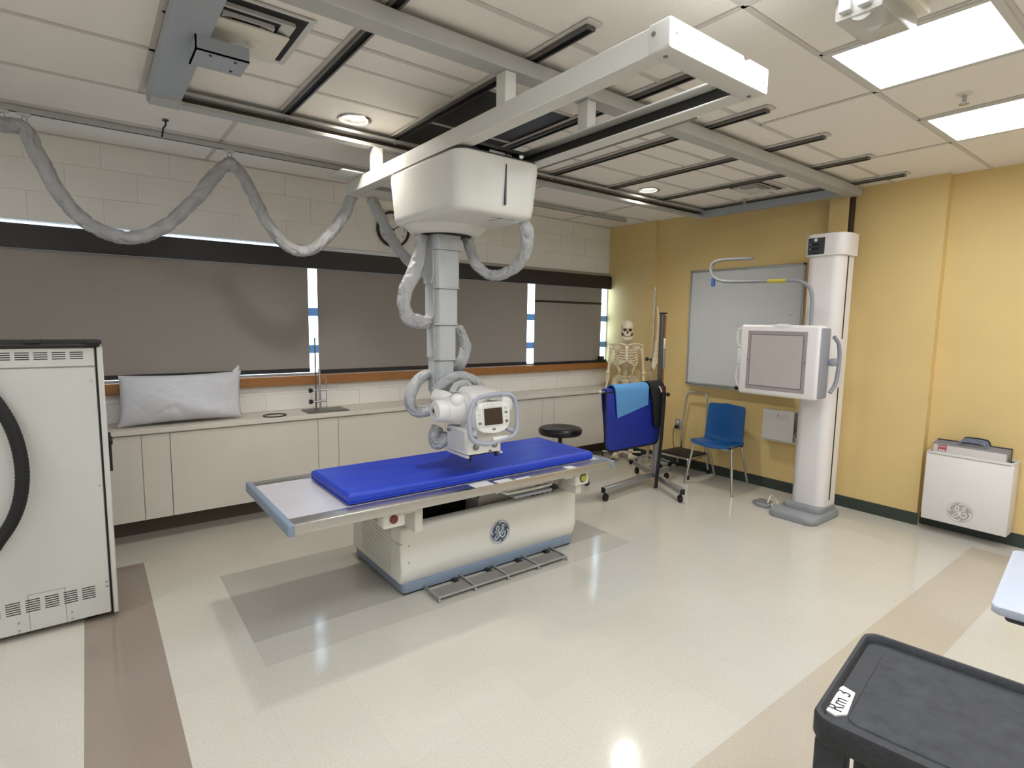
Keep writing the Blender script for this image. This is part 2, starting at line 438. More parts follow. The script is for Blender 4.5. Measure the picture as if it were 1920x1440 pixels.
for j in range(len(ys)-1):
    y0, y1 = ys[j], ys[j+1]
    tee(X0, y1, XC, y1)
    if 1.8 < y0 < 3.6: xs = [X0, -1.645, -.426]+CH+[XC+.05]
    elif abs(y0-.633) < .02: xs = [X0]+[-2.254+F2*k for k in range(12)]+[XC+.05]
    elif abs(y0+1.195) < .02: xs = [X0]+[-2.254+F2*k for k in range(12)]+[XC+.05]
    else: xs = gx
    xs = sorted(set(round(x, 3) for x in xs) | set(round(v, 3) for a, b, c in ADDED if abs(c-y0) < .02 for v in (a, b)))
    xs = [x for i, x in enumerate(xs) if i == 0 or x-xs[i-1] > .012]
    for i in range(len(xs)-1):
        x0, x1 = xs[i], xs[i+1]
        if i: tee(x0, y0, x0, y1)
        if abs(y0-.633) < .02 and any(abs(x0-a) < .01 for a, b in TROFF): continue
        if any(abs(y0-c) < .02 and abs(x0-a) < .01 for a, b, c in ADDED): continue
        if 1.8 < y0 < 3.6 and x0 > .25 and x1 < 5.1:
            if abs(x0-CH[2]) < .02 and y0 > 2.4: ctile(x0, x1, y0, y1, 'dark_steel', 'access_panel'); continue
            grid.box((x0, y0+.20, H), (x1, y0+.216, H+.006)) if j % 2 else None
        hole = [c for c in DL if x0 < c[0] < x1 and y0 < c[1] < y1]
        if hole: ctile_hole(x0, x1, y0, y1, hole[0], .092)
        else: ctile(x0, x1, y0, y1)
part('ceiling_grid', grid, 'ceiling_grid', ce, True)
for k, x in enumerate(CH[1:], 1):
    t = struct('trim_%d' % k, MB().box((x-.040, 1.66, H-.006), (x+.040, 3.72, H+.002), .001, 1), 'ceiling_grid', 'white flanged ceiling support channel')
    part('channel_lip', MB().box((x-.024, 1.69, H-.022), (x-.015, 3.70, H-.004)).box((x+.015, 1.69, H-.022), (x+.024, 3.70, H-.004)).box((x-.024, 1.685, H-.022), (x+.024, 1.693, H-.004)), 'steel_dark', t, True)
    part('slot', MB().box((x-.0155, 1.692, H-.010), (x+.0155, 3.70, H-.0055)), 'slot_black', t, True)

# ---- walls
ZO0, ZO1 = 1.10, 2.205                                   # window band
wb = struct('wall_back', MB().box((X0-.2, WY+.004, 0), (XA+.3, WY+.22, ZO0)).box((X0-.2, WY+.004, ZO1), (XA+.3, WY+.22, 2.9)).box((X0-.2, WY+.004, ZO0), (X0+.4, WY+.22, ZO1)), 'wall_white', 'white painted block wall with a long window band')
blk = {}
def block(x0, x1, z0, z1):
    w, h = round(x1-x0-.002, 3), round(z1-z0-.002, 3)
    if (w, h) not in blk: o = _link('wall_block', MB().box((-w/2, -.004, -h/2), (w/2, .004, h/2), .0016, 1), 'wall_white'); blk[(w, h)] = o.data
    else: o = bpy.data.objects.new('wall_block', blk[(w, h)]); COL.objects.link(o)
    o.location = ((x0+x1)/2, WY+.004, (z0+z1)/2); o.parent = wb
for zi, (z0, z1) in enumerate([(ZO1, 2.40), (2.40, 2.60), (2.60, H-.005), (.82, .96), (.96, ZO0-.04)]):
    x = X0+(.2032 if zi % 2 else 0)
    if zi % 2: block(X0, x, z0, z1)
    while x < XA-.02: block(x, min(x+.4064, XA), z0, z1); x += .4064
for a, b, x in ((4.19, WY+.05, XA), (1.47, 4.19, XB), (Y0-.2, 1.47, XC)): struct('wall_right', MB().box((x, a, 0), (XC+.3, b, 2.9)), 'wall_yellow', 'mustard yellow painted wall with shallow pilasters')
struct('wall_left', MB().box((X0-.2, Y0-.2, 0), (X0, WY+.2, 2.9)), 'wall_white', 'plain white side wall')
struct('wall_front', MB().box((X0, Y0-.2, 0), (XC, Y0, 2.9)), 'wall_white', 'plain white wall behind the viewer')
bb = MB()
for a, b, x in ((4.19, 4.78, XA), (1.462, 4.19, XB), (Y0, 1.47, XC)): bb.box((x-.008, a, 0), (x, b, .10), .002, 1)
struct('baseboard_right', bb, 'baseboard', 'dark green vinyl baseboard')
# wall chase over the bucky stand
ch = struct('trim_8', MB().box((5.20, 2.135, 2.20), (XB, 2.285, H-.06)), 'wall_yellow', 'yellow cable chase box above the wall stand')
part('chase_edge', MB().box((5.22, 2.118, 2.20), (XB, 2.135, H-.03)), 'valance', ch, True)

# ---- windows behind the shades
for k, (x0, x1) in enumerate([(X0+.4, .30), (.30, 2.80), (2.80, XA)], 1):
    mb = MB().box((x0, WY+.012, ZO0), (x1, WY+.045, ZO0+.03)).box((x0, WY+.012, ZO1-.004), (x1, WY+.045, ZO1)).box((x0, WY+.012, ZO0), (x0+.02, WY+.045, ZO1)).box((x1-.01, WY+.012, ZO0), (x1, WY+.045, ZO1))
    w = struct('window_%d' % k, mb, 'alu', 'long aluminium window behind the roller shades')
    for z in (1.655, 1.335): part('transom', MB().box((x0, WY+.012, z-.035), (x1, WY+.05, z+.035)), 'window_frame', w, True)
    part('pane', MB().box((x0+.02, WY+.028, ZO0+.03), (x1-.01, WY+.032, ZO1-.004)), 'glass', w, True)
struct('trim_9', MB().box((X0+.4, WY-.055, 1.035), (XA-.002, WY+.011, 1.112), .004, 1), 'sill_wood', 'orange brown wooden window sill')
struct('trim_10', MB().box((1.43, WY-.02, 2.178), (XA-.004, WY, 2.212), .002, 1), 'alu', 'thin metal strip above the shade fascia')
vl = MB().box((X0+.3, WY-.050, 2.022), (XA-.003, WY-.006, 2.178), .003, 1)
single('shade_fascia', vl, 'valance', 'long dark brown fascia box over the window shades', 'fascia')
def shade(x0, x1, zb, lab, rail=None):
    t = thing('roller_shade', lab, 'window shade', ((x0+x1)/2, WY-.022, zb), group='roller shades along the window')
    V = []; F = []; n = 24
    mb = MB()
    for i in range(n+1):
        x = x0+(x1-x0)*i/n; dy = .004*math.sin(i*1.7)
        V += [(x, WY-.022+dy*.2, 2.0215), (x, WY-.022+dy, zb+.01), (x, WY-.020+dy*.2, 2.0215), (x, WY-.020+dy, zb+.01)]
    for i in range(n):
        a = 4*i; b = a+4; F += [(a, b, b+1, a+1), (a+2, a+3, b+3, b+2), (a+1, b+1, b+3, a+3)]
    mb.add(V, F); part('shade_cloth', mb, 'shade', t, True)
    part('hem_bar', MB().box((x0, WY-.034, zb-.012), (x1, WY-.012, zb+.022), .004, 1), 'shade_bar', t, True)
    if rail: part('upper_rail', MB().box((x0, WY-.032, rail-.012), (x1, WY-.018, rail+.012), .003, 1), 'shade_bar', t, True)
shade(-2.2, 1.522, 1.150, 'widest taupe roller shade, behind the white pillow')
shade(1.60, 3.925, 1.134, 'taupe roller shade hanging behind the tube column')
shade(4.03, 5.105, 1.120, 'narrow taupe roller shade with a dark upper rail, nearest the skeleton', 1.838)

# ================================================================== casework under the window
CY = 4.55
single('worktop', MB().box((X0+.01, CY-.02, .785), (XA-.004, WY-.002, .82), .004, 1), 'case_white', 'long shallow off-white worktop under the windows', 'worktop')
single('plinth', MB().box((X0+.01, 4.79, 0), (XA-.004, WY-.002, .165)), 'toe', 'recessed dark plinth under the wall cabinets', 'plinth')
CABL = ['off-white worktop cabinet hidden deep behind the equipment cabinet', 'off-white worktop cabinet beside the tall equipment cabinet', 'off-white worktop cabinet with wide panel under the white pillow', 'off-white worktop cabinet under the lab stand', 'off-white worktop cabinet behind the tube head', 'off-white worktop cabinet behind the black round stool', 'off-white worktop cabinet in the corner behind the apron rack']
for k in range(-2, 5):
    x0 = .432+1.2155*k; xw = x0+1.045; x1 = min(x0+1.2155, XA-.006)
    if x1 < X0+.3: continue
    lo = max(x0, X0+.02)
    t = thing('wall_cabinet', CABL[k+2], 'cabinet', ((lo+x1)/2, CY, .17), group='cabinets under the window')
    part('body', MB().box((lo+.001, CY+.012, .17), (x1-.001, WY-.004, .785)), 'case_white', t, True)
    part('panel', MB().box((lo+.002, CY, .172), (min(xw, x1)-.002, CY+.012, .775), .0015, 1), 'case_white', t, True)
    if x1 > xw+.02: part('filler_strip', MB().box((xw+.002, CY, .172), (x1-.002, CY+.012, .775), .0015, 1), 'case_white', t, True)

# ================================================================== ceiling lights
def troffer(x0, x1, y0, y1, lab):
    t = thing('ceiling_light', lab, 'light', ((x0+x1)/2, (y0+y1)/2, H), group='square ceiling light panels')
    f = MB(); w = .036
    f.box((x0+.006, y0+.006, H-.004), (x1-.006, y0+w, H+.05)).box((x0+.006, y1-w, H-.004), (x1-.006, y1-.006, H+.05))
    f.box((x0+.006, y0+w, H-.004), (x0+w, y1-w, H+.05)).box((x1-w, y0+w, H-.004), (x1-.006, y1-w, H+.05))
    part('frame', f, 'white_trim', t, True)
    part('diffuser', MB().box((x0+w-.002, y0+w-.002, H+.004), (x1-w+.002, y1-w+.002, H+.010)), 'panel_light', t, True)
troffer(2.623, 3.232, .633, 1.243, 'square lit ceiling panel beside the emergency light unit')
troffer(3.842, 4.451, .633, 1.243, 'square lit ceiling panel nearer the yellow wall, past the sprinkler')
for a, b, y in ADDED: troffer(a, b, y, y+F2, 'unseen square lit ceiling panel added to brighten the room')
def downlight(x, y, lab):
    t = thing('downlight', lab, 'light', (x, y, H), group='recessed downlights')
    part('trim_ring', MB().lathe([(.080, -.002), (.094, -.005), (.099, 0), (.096, .004), (.080, .004)], (x, y, H), 36, closed=True), 'chrome', t, True)
    part('reflector_cone', MB().lathe([(.082, 0), (.078, .02), (.070, .035), (.072, .036), (.080, .021), (.085, 0)], (x, y, H), 36, closed=True), 'reflector', t, True)
    part('lamp_disc', MB().cyl((x, y, H+.022), (x, y, H+.028), .077, n=32), 'lamp_light', t, True)
    ld = bpy.data.lights.new('downlight_lamp', 'SPOT'); ld.energy = DOWN_W; ld.spot_size = math.radians(150); ld.spot_blend = 1.0; ld.shadow_soft_size = .06; ld.color = (1, .96, .90)
    lo = bpy.data.objects.new('downlight_lamp', ld); COL.objects.link(lo); lo.location = (0, 0, -.01); lo.parent = t
downlight(1.338, 3.326, 'round recessed downlight between rail and tube bridge')
downlight(4.032, 3.319, 'round recessed downlight on the yellow wall side of the crane')

# emergency light, sprinklers, diffusers, hook
x0, y0 = 2.14, .86
t = thing('emergency_light', 'boxy clear-fronted emergency light unit on the ceiling', 'emergency light', (2.3, .94, H))
part('housing', MB().box((2.08, .80, H-.045), (2.50, 1.00, H-.006), .008), 'ivory', t, True)
part('lens', MB().box((2.16, .83, H-.115), (2.48, .985, H-.045), .012), 'lens_clear', t, True)
for xx in (2.13, 2.24): part('lamp_head', MB().cyl((xx+.08, .905, H-.06), (xx+.03, .90, H-.095), .032, .04, bev=.004), 'white_trim', t, True)
part('latch', MB().box((2.13, .86, H-.10), (2.155, .90, H-.05), .003).box((2.13, .92, H-.10), (2.155, .96, H-.05), .003), 'white_trim', t, True)
def sprinkler(x, y, z, lab):
    t = thing('sprinkler', lab, 'sprinkler', (x, y, z))
    part('escutcheon', MB().lathe([(0, 0), (.036, 0), (.034, -.006), (.012, -.010), (0, -.010)], (x, y, z), 24), 'ivory', t, True)
    part('head', MB().cyl((x, y, z-.01), (x, y, z-.05), .009).cyl((x, y, z-.05), (x, y, z-.054), .022).tube([(x-.012, y, z-.012), (x-.016, y, z-.03), (x-.004, y, z-.05)], .003, 6).tube([(x+.012, y, z-.012), (x+.016, y, z-.03), (x+.004, y, z-.05)], .003, 6), 'alu', t, True)
sprinkler(3.60, .97, 2.779, 'small sprinkler head between the two lit ceiling panels')
sprinkler(4.95, 2.94, 2.779, 'small white sprinkler head by the gantry end beam near yellow wall')
def diffuser(x0, y0, x1, y1, lab, rings, dark=None):
    t = thing('air_diffuser', lab, 'air vent', ((x0+x1)/2, (y0+y1)/2, H))
    part('back_pan', MB().box((x0+.02, y0+.02, H-.002), (x1-.02, y1-.02, H+.0045)), 'slot_black', t, True)
    cx, cy, hx, hy = (x0+x1)/2, (y0+y1)/2, (x1-x0)/2, (y1-y0)/2
    for k in range(rings):
        s0 = 1-k*(.85/rings); s1 = s0-.62/rings
        R = lambda s, z: [(cx-hx*s, cy-hy*s, z), (cx+hx*s, cy-hy*s, z), (cx+hx*s, cy+hy*s, z), (cx-hx*s, cy+hy*s, z)]
        mb = MB(); za, zb = H-.004-(0 if k == 0 else .014), H-.001
        rr = [R(s0, za), R(s1, za+.004 if k == 0 else zb), R(s1-.01, zb+.003), R(s0-.01, zb+.003)]
        V = [p for r in rr for p in r]; F = [(i*4+q, i*4+(q+1) % 4, ((i+1) % 4)*4+(q+1) % 4, ((i+1) % 4)*4+q) for i in range(4) for q in range(4)]
        part('ring', mb.add(V, F), 'white_trim', t, True, smooth=0)
    s = .30
    part('centre_plate', MB().box((cx-hx*s, cy-hy*s, H-.022), (cx+hx*s, cy+hy*s, H-.012), .004), 'white_trim', t, True)
    return t
t = diffuser(.36, 2.36, .80, 2.84, 'square white air diffuser beside the grey gantry end beam', 3)
part('deflector', MB().box((.47, 2.52, H-.030), (.74, 2.80, H-.018), .008).ball((.55, 2.72, H-.028), (.03, .03, .012)).ball((.63, 2.66, H-.028), (.035, .03, .012)), 'ivory', t, True)
diffuser(4.42, 2.50, 4.85, 2.83, 'small dark slotted air diffuser near the yellow wall', 3)
p = at(310, 225, z=H)
single('ceiling_hook', MB().tube(catmull([(p.x, p.y, H-.002), (p.x, p.y, H-.03), (p.x-.012, p.y+.012, H-.05), (p.x-.02, p.y+.02, H-.10)], 5), .005, 6).cyl((p.x, p.y, H-.006), (p.x, p.y, H-.002), .018), 'black_plastic', 'small black hook in the ceiling by the grey end beam', 'hook')

# ================================================================== gantry rails
RZ0, RZ1 = 2.685, 2.752
def rail(yc, w, lab, open_slot):
    xa, xb = .34, 5.13
    t = thing('ceiling_rail', lab, 'rail', ((xa+xb)/2, yc, RZ0))
    y0, y1 = yc-w/2, yc+w/2
    if open_slot:
        part('web', MB().box((xa, y1-.014, RZ0+.010), (xb, y1, RZ1-.008)), 'toe', t, True)  # brown web: the shade inside the channel is put into its colour
        part('top_flange', MB().box((xa, y0+.004, RZ1-.008), (xb, y1, RZ1), .001, 1).box((xa, y0+.004, RZ1-.016), (xb, y0+.010, RZ1-.008)), 'rail_grey', t, True)
        part('bottom_flange', MB().box((xa, y1-.075, RZ0), (xb, y1+.004, RZ0+.010), .003, 1).box((xa, y1-.075, RZ0+.008), (xb, y1-.067, RZ0+.022), .002, 1), 'rail_grey', t, True)
    else:
        part('web', MB().box((xa, y0, RZ0), (xb, y1, RZ1), .004, 1), 'rail_grey', t, True)
    for x in CH[1:]:
        part('fixing_bolt', MB().cyl((x, y0+.03, RZ1-.006), (x, y0+.03, RZ1-.026), .009, n=8), 'alu', t, True)
        part('standoff', MB().box((x-.02, yc-.03, RZ1), (x+.02, yc+.03, H-.0225)), 'alu', t, True)
    return t
rail(3.478, .105, 'open grey ceiling rail running beside the window side downlights', True)
rail(2.088, .10, 'solid grey ceiling rail running under the lit panel side of the crane', False)
eb = thing('gantry_end_beam', 'wide blue-grey end beam with a square bracket, beside the air diffuser', 'beam', (.385, 2.68, RZ0))
part('web', MB().box((.31, 1.65, RZ0+.004), (.453, 3.525, H-.014), .004, 1), 'beam_blue', eb, True)
part('end_plate', MB().box((.32, 3.40, RZ0-.004), (.46, 3.53, RZ0+.004)), 'rail_grey', eb, True)
part('bracket', MB().box((.398, 2.58, RZ0-.052), (.594, 2.750, RZ0-.046)).box((.398, 2.58, RZ0-.052), (.594, 2.586, RZ0+.004)).box((.398, 2.58, RZ0-.052), (.404, 2.750, RZ0+.004)), 'beam_blue', eb, True)
for xx, yy in ((.455, 2.605), (.547, 2.612), (.547, 2.71)): part('bolt', MB().cyl((xx, yy, RZ0-.056), (xx, yy, RZ0-.052), .006, n=8), 'dark_line', eb, True)
eb = thing('gantry_end_beam', 'narrow grey end beam of the gantry against the yellow wall', 'beam', (4.95, 2.7, RZ0))
part('web', MB().box((5.04, 2.138, RZ0+.004), (5.15, 3.53, H-.024), .004, 1), 'beam_blue', eb, True)
part('cap', MB().box((5.13, 2.033, RZ0), (5.19, 2.143, RZ1), .004), 'rail_grey', eb, True)

# ================================================================== bridge carrying the tube crane
BZ0, BZ1 = 2.46, 2.545
br = thing('crane_bridge', 'white two-beam ceiling bridge hanging across the rails', 'bridge', (1.76, 2.5, BZ0))
part('beam', MB().box((1.500, 1.24, BZ0), (1.580, 3.86, BZ1), .003, 1), 'bridge_white', br, True)
part('beam', MB().box((2.000, 1.24, BZ0), (2.082, 3.86, BZ0+.008), .002, 1).box((2.074, 1.24, BZ0+.006), (2.082, 3.86, BZ1), .002, 1).box((2.000, 1.24, BZ1-.008), (2.082, 3.86, BZ1), .002, 1), 'bridge_white', br, True)
part('web_shade', MB().box((2.062, 1.26, BZ0+.012), (2.074, 3.84, BZ1-.010)), 'dark_steel', br, True)  # dark strip over the inner web paints the shade inside the beam
part('track', MB().box((1.580, 1.26, BZ0+.03), (1.600, 3.84, BZ0+.055)), 'steel_dark', br, True)
# near end cap with a notch in its top edge
n2 = lambda u, v, d: Vector((u, d, v))
cap = [(1.494, BZ0-.004), (2.086, BZ0-.004), (2.086, BZ1+.004), (1.955, BZ1+.004), (1.955, BZ1-.014), (1.915, BZ1-.014), (1.915, BZ1+.004), (1.494, BZ1+.004)]
c_ = part('end_cap', MB().prism(fillet(cap, [.012, .012, .006, 0, 0, 0, 0, .006], 3), n2, 1.172, 1.256, .004), 'bridge_white', br, True)
for xx, zz in ((1.53, 2.51), (2.06, 2.50)): part('screw', MB().cyl((xx, 1.174, zz), (xx, 1.169, zz), .006, n=10), 'chrome', c_, True)
for xx in (1.54, 2.04): part('screw', MB().cyl((xx, 1.22, BZ0-.003), (xx, 1.22, BZ0-.007), .008, n=10), 'key_grey', c_, True)
part('screw', MB().cyl((1.4945, 1.235, 2.515), (1.4905, 1.235, 2.515), .008, n=10), 'key_grey', c_, True)
part('end_plate', MB().box((1.498, 3.86, BZ0-.004), (2.086, 3.885, BZ1+.004), .003), 'bridge_white', br, True)
part('end_tray', MB().box((1.58, 3.62, BZ0-.002), (2.0, 3.86, BZ0+.004)), 'bridge_white', br, True)
for yy in (2.088, 3.478):
    for xx in (1.51, 2.012):
        part('truck', MB().box((xx, yy-.035, BZ1), (xx+.06, yy+.035, RZ0), .003, 1), 'bridge_white', br, True)
part('side_bar', MB().tube([(2.165, 1.53, 2.505), (2.165, 1.54, 2.505), (2.165, 3.70, 2.505)], [.014, .019, .019], 10), 'plate_grey', br, True)
q1 = at(690, 322, z=2.56); q2 = at(738, 296, z=2.56)
part('stop_plate', MB().box((1.36, 3.60, 2.548), (1.505, 3.86, 2.556), .002, 1), 'bridge_white', br, True)
part('side_bar_bracket', MB().box((2.08, 3.60, 2.495), (2.165, 3.66, 2.515)).box((2.08, 2.30, 2.495), (2.165, 2.34, 2.515)), 'rail_grey', br, True)

# ================================================================== tube crane: carriage, column, tube head
CX, CYY = 1.760, 3.02
cr = thing('xray_tube_crane', 'ceiling-hung white x-ray tube crane with grey telescoping column over the blue mattress', 'x-ray machine', (CX, CYY, .81))
part('carriage_plate', MB().box((1.60, 2.42, BZ0+.02), (1.935, 3.40, BZ0+.035)).box((1.60, 2.46, 2.44), (1.64, 3.10, BZ0+.05)).box((1.89, 2.46, 2.44), (1.935, 3.10, BZ0+.05)), 'dark_steel', cr, True)
part('motor', MB().cyl((1.84, 2.46, 2.47), (1.84, 2.56, 2.47), .02).box((1.70, 2.44, 2.44), (1.80, 2.54, 2.475)).cyl((1.9, 2.43, 2.475), (1.93, 2.5, 2.485), .012), 'alu', cr, True)
hx0, hx1, hy0, hy1 = 1.482, 2.020, 2.392, 3.20
def hr(z, ins, r): return [(x, y, z) for x, y in rrect(hx0+ins, hy0+ins, hx1-ins, hy1-ins, r, 6)]
mb = MB().loft([hr(2.440, .004, .07), hr(2.436, 0, .075), hr(2.40, 0, .075), hr(2.200, .014, .075), hr(2.172, .019, .075), hr(2.160, .027, .072), hr(2.152, .040, .068), hr(2.1485, .060, .06)])
hs = part('carriage_housing', mb, 'crane_white', cr, True)
part('housing_rim', MB().loft([hr(2.438, .008, .07), hr(2.450, .010, .07)]), 'dark_line', hs, True)
part('stripe', MB().box((1.768, hy0-.0015, 2.20), (1.776, hy0+.012, 2.405)), 'display', hs, True)
part('seam', MB().box((1.80, 2.47, 2.1460), (1.803, 2.60, 2.1475)).box((1.74, 2.48, 2.1460), (1.90, 2.483, 2.1475)), 'key_grey', hs, True)
part('skirt', MB().lathe([(.245, 2.152), (.225, 2.132), (.205, 2.110), (.170, 2.102), (.162, 2.104), (.162, 2.15)], (CX, CYY-.03, 0), 44), 'crane_white', hs, True)
part('column_opening', MB().lathe([(.0, 2.106), (.163, 2.106), (.163, 2.112), (0, 2.112)], (CX, CYY-.03, 0), 36), 'slot_black', hs, True)
segs = [(2.125, 2.020, .086), (2.03, 1.790, .079), (1.80, 1.570, .072), (1.58, 1.355, .065), (1.365, 1.150, .056)]
for i, (za, zb, w) in enumerate(segs):
    sec = lambda z, k=0: [(CX+x, CYY+y, z) for x, y in fillet([(-w+.012, -w), (w, -w), (w, w), (-w, w), (-w, -w+.03)], [.016, .018, .016, .016, .010], 4)]
    sg = part('column_segment', MB().loft([sec(za), sec(zb+.002), sec(zb)]), 'column_grey', cr, True)
    if i < 4:
        rim_ = lambda z, g: [(CX+(x-CX)*(1+g/w), CYY+(y-CYY)*(1+g/w), z) for x, y, _ in sec(z)]
        part('segment_rim', MB().loft([rim_(zb+.008, .0005), rim_(zb+.006, .0035), rim_(zb, .0035), rim_(zb-.002, .0005)]), 'column_grey', sg, True)
        part('segment_gap', MB().loft([rim_(zb-.001, -.0015), rim_(zb-.0035, -.0015)]), 'dark_line', sg, True)
    zl = zb-.20 if i < 4 else zb
    pl = [(-w+.05, za), (-w+.05, zb+.05), (-w+.05, zl+.06), (w*.3, zl), (w*.9, zl), (w*.9, za)]
    yz = lambda u, v, d: Vector((CX-w-d, CYY+u, v))
    if i < 4: part('side_plate', MB().prism([(-w+.045, za-.002), (-w+.045, zl+.05), (-w+.075, zl), (w-.012, zl), (w-.012, za-.002)], yz, -.012, .004, .001, 1), 'column_grey', sg, True)
# trunnion and yoke behind the tube
part('trunnion', MB().cyl((CX, CYY, 1.16), (CX, CYY, 1.00), .075, .072, 28, .006).box((CX-.06, 2.72, 1.00), (CX+.06, CYY, 1.12), .02), 'soft_grey', cr, True)
# tube housing: barrel along x with ringed ends
TY, TZ = 2.745, 1.085
Rx = Matrix.Rotation(pi/2, 3, 'Y')
tb = part('tube_barrel', MB().lathe([(0, 1.548), (.040, 1.548), (.058, 1.552), (.064, 1.562), (.064, 1.612), (.068, 1.614), (.072, 1.63), (.090, 1.68), (.098, 1.72), (.100, 1.95), (.09, 2.0), (.062, 2.06), (.05, 2.07), (0, 2.07)], (0, TY, TZ), 40, Rx), 'tube_white', cr, True)
part('end_dial', MB().lathe([(.016, 1.540), (.026, 1.540), (.027, 1.552), (.015, 1.552)], (0, TY, TZ), 24, Rx, True), 'soft_grey', tb, True)
part('end_socket', MB().cyl((1.5455, TY, TZ), (1.552, TY, TZ), .014, n=18), 'black_plastic', tb, True)
part('collar_ring', MB().lathe([(.0985, 1.700), (.105, 1.704), (.105, 1.716), (.0985, 1.72)], (0, TY, TZ), 40, Rx, True), 'soft_grey', tb, True)
part('cable_horn', MB().tube(catmull([(1.69, TY+.02, TZ+.02), (1.655, TY+.07, TZ+.055), (1.625, TY+.13, TZ+.070)], 6), [.055-.0012*i for i in range(13)], 16).ball((1.672, TY-.050, TZ+.052), (.048, .034, .046)), 'tube_white', tb, True)
# main housing block (rounded, tapering to the back)
def br_(y, a, b, z0, z1, r): return [(x, y, z) for x, z in rrect(a, z0, b, z1, r, 5)]
bh = part('tube_housing', MB().loft([br_(2.595, 1.742, 1.918, 1.000, 1.150, .03), br_(2.600, 1.736, 1.924, .994, 1.158, .035), br_(2.66, 1.728, 1.930, .985, 1.185, .04), br_(2.76, 1.722, 1.930, .985, 1.212, .05), br_(2.86, 1.73, 1.92, .99, 1.205, .05), br_(2.90, 1.75, 1.90, 1.01, 1.17, .05)]), 'tube_white', cr, True)
# collimator
cl = part('collimator', MB().box((1.672, 2.585, .840), (1.905, 2.815, .985), .008), 'tube_white', cr, True)
part('side_panel', MB().box((1.669, 2.615, .86), (1.673, 2.765, .972), .001, 1), 'soft_grey', cl, True)
part('side_print', MB().box((1.6685, 2.772, .95), (1.6725, 2.805, .965)), 'key_grey', cl, True)
part('accessory_rail', MB().box((1.662, 2.58, .826), (1.682, 2.82, .838), .003).box((1.895, 2.58, .826), (1.915, 2.82, .838), .003), 'soft_grey', cl, True)
part('exit_window', MB().box((1.70, 2.60, .832), (1.88, 2.80, .841)), 'slot_black', cl, True)
part('spacer_foot', MB().cyl((1.700, 2.60, .832), (1.700, 2.60, .798), .007).cyl((1.88, 2.60, .832), (1.88, 2.60, .812), .012), 'black_plastic', cl, True)
for xx in (1.725, 1.855):
    kn = part('knob', MB().cyl((xx, 2.586, .885), (xx, 2.572, .885), .019, .017, 20, .003), 'key_grey', cl, True)
    part('pointer', MB().box((xx-.002, 2.570, .885), (xx+.002, 2.573, .902)), 'tube_white', kn, True)
for xx, zz, rr in ((1.79, .892, .009), (1.725, .940, .008), (1.826, .848, .009)): part('lamp_button', MB().cyl((xx, 2.586, zz), (xx, 2.579, zz), rr, n=14), 'key_grey', cl, True)
part('collimator_neck', MB().box((1.71, 2.63, .980), (1.90, 2.79, 1.01), .006), 'soft_grey', cr, True)
# control panel, tilted a little upward
tilt = Matrix.Rotation(math.radians(-8), 3, 'X')
pc = Vector((1.798, 2.545, 1.058))
pf = lambda u, v, d: pc+tilt @ Vector((u, -d, v))
pn = part('control_panel', MB().prism(fillet([(-.108, -.075), (.0, -.092), (.108, -.075), (.116, .0), (.108, .080), (0, .086), (-.108, .080), (-.116, 0)], [.045, .2, .045, .2, .045, .2, .045, .2], 5), pf, -.03, .028, .008), 'tube_white', cr, True)
part('panel_back', MB().box((1.75, 2.56, 1.02), (1.86, 2.60, 1.10)), 'soft_grey', pn, True)
part('bezel', MB().prism(rrect(-.072, -.056, .072, .060, .010), pf, .026, .030, .001, 1), 'soft_grey', pn, True)
part('display', MB().prism(rrect(-.062, -.044, .062, .050, .004), pf, .029, .0315), 'screen', pn, True)
for sx in (-.092, .092):
    for j, zz in enumerate((.045, .02, -.005, -.03, -.048)):
        part('key', MB().prism(rrect(sx-.011, zz-.008, sx+.011, zz+.008, .004, 3), pf, .026, .0305, .001, 1), 'key_grey' if j in (1, 3) and sx > 0 or j == 3 else 'white_trim', pn, True)
for j in range(6): part('key', MB().prism(rrect(-.062+j*.023, .066, -.050+j*.023, .074, .003, 2), pf, .026, .030), 'soft_grey', pn, True)
part('panel_emblem', MB().prism([(.012*math.cos(2*pi*k/16), -.069+.007*math.sin(2*pi*k/16)) for k in range(16)], pf, .026, .030), 'key_grey', pn, True)
# grey ring handle round the panel
hl = fillet([(-.168, -.120), (-.06, -.148), (.03, -.134), (.150, -.118), (.168, .02), (.150, .118), (.03, .128), (-.120, .112), (-.168, .0)], [.06, .1, .1, .06, .1, .06, .1, .06, .12], 6)
rh = part('ring_handle', MB().tube([pf(u, v, .035) for u, v in hl], .0135, 12, True), 'handle_grey', cr, True)
part('handle_mount', MB().tube([pf(-.145, -.10, .03), pf(-.10, -.075, -.005)], .014, 10).tube([pf(.135, -.095, .03), pf(.10, -.07, -.005)], .014, 10).tube([pf(-.115, .10, .03), pf(-.09, .075, -.01)], .010, 10), 'handle_grey', rh, True)
part('grip_trigger', MB().prism(rrect(-.02, -.012, .085, .006, .006), lambda u, v, d: pf(u, v-.118, d), .025, .045, .003), 'tube_white', rh, True)
part('top_clip', MB().box((1.80, 2.545, 1.150), (1.885, 2.60, 1.175), .006), 'tube_white', cr, True)

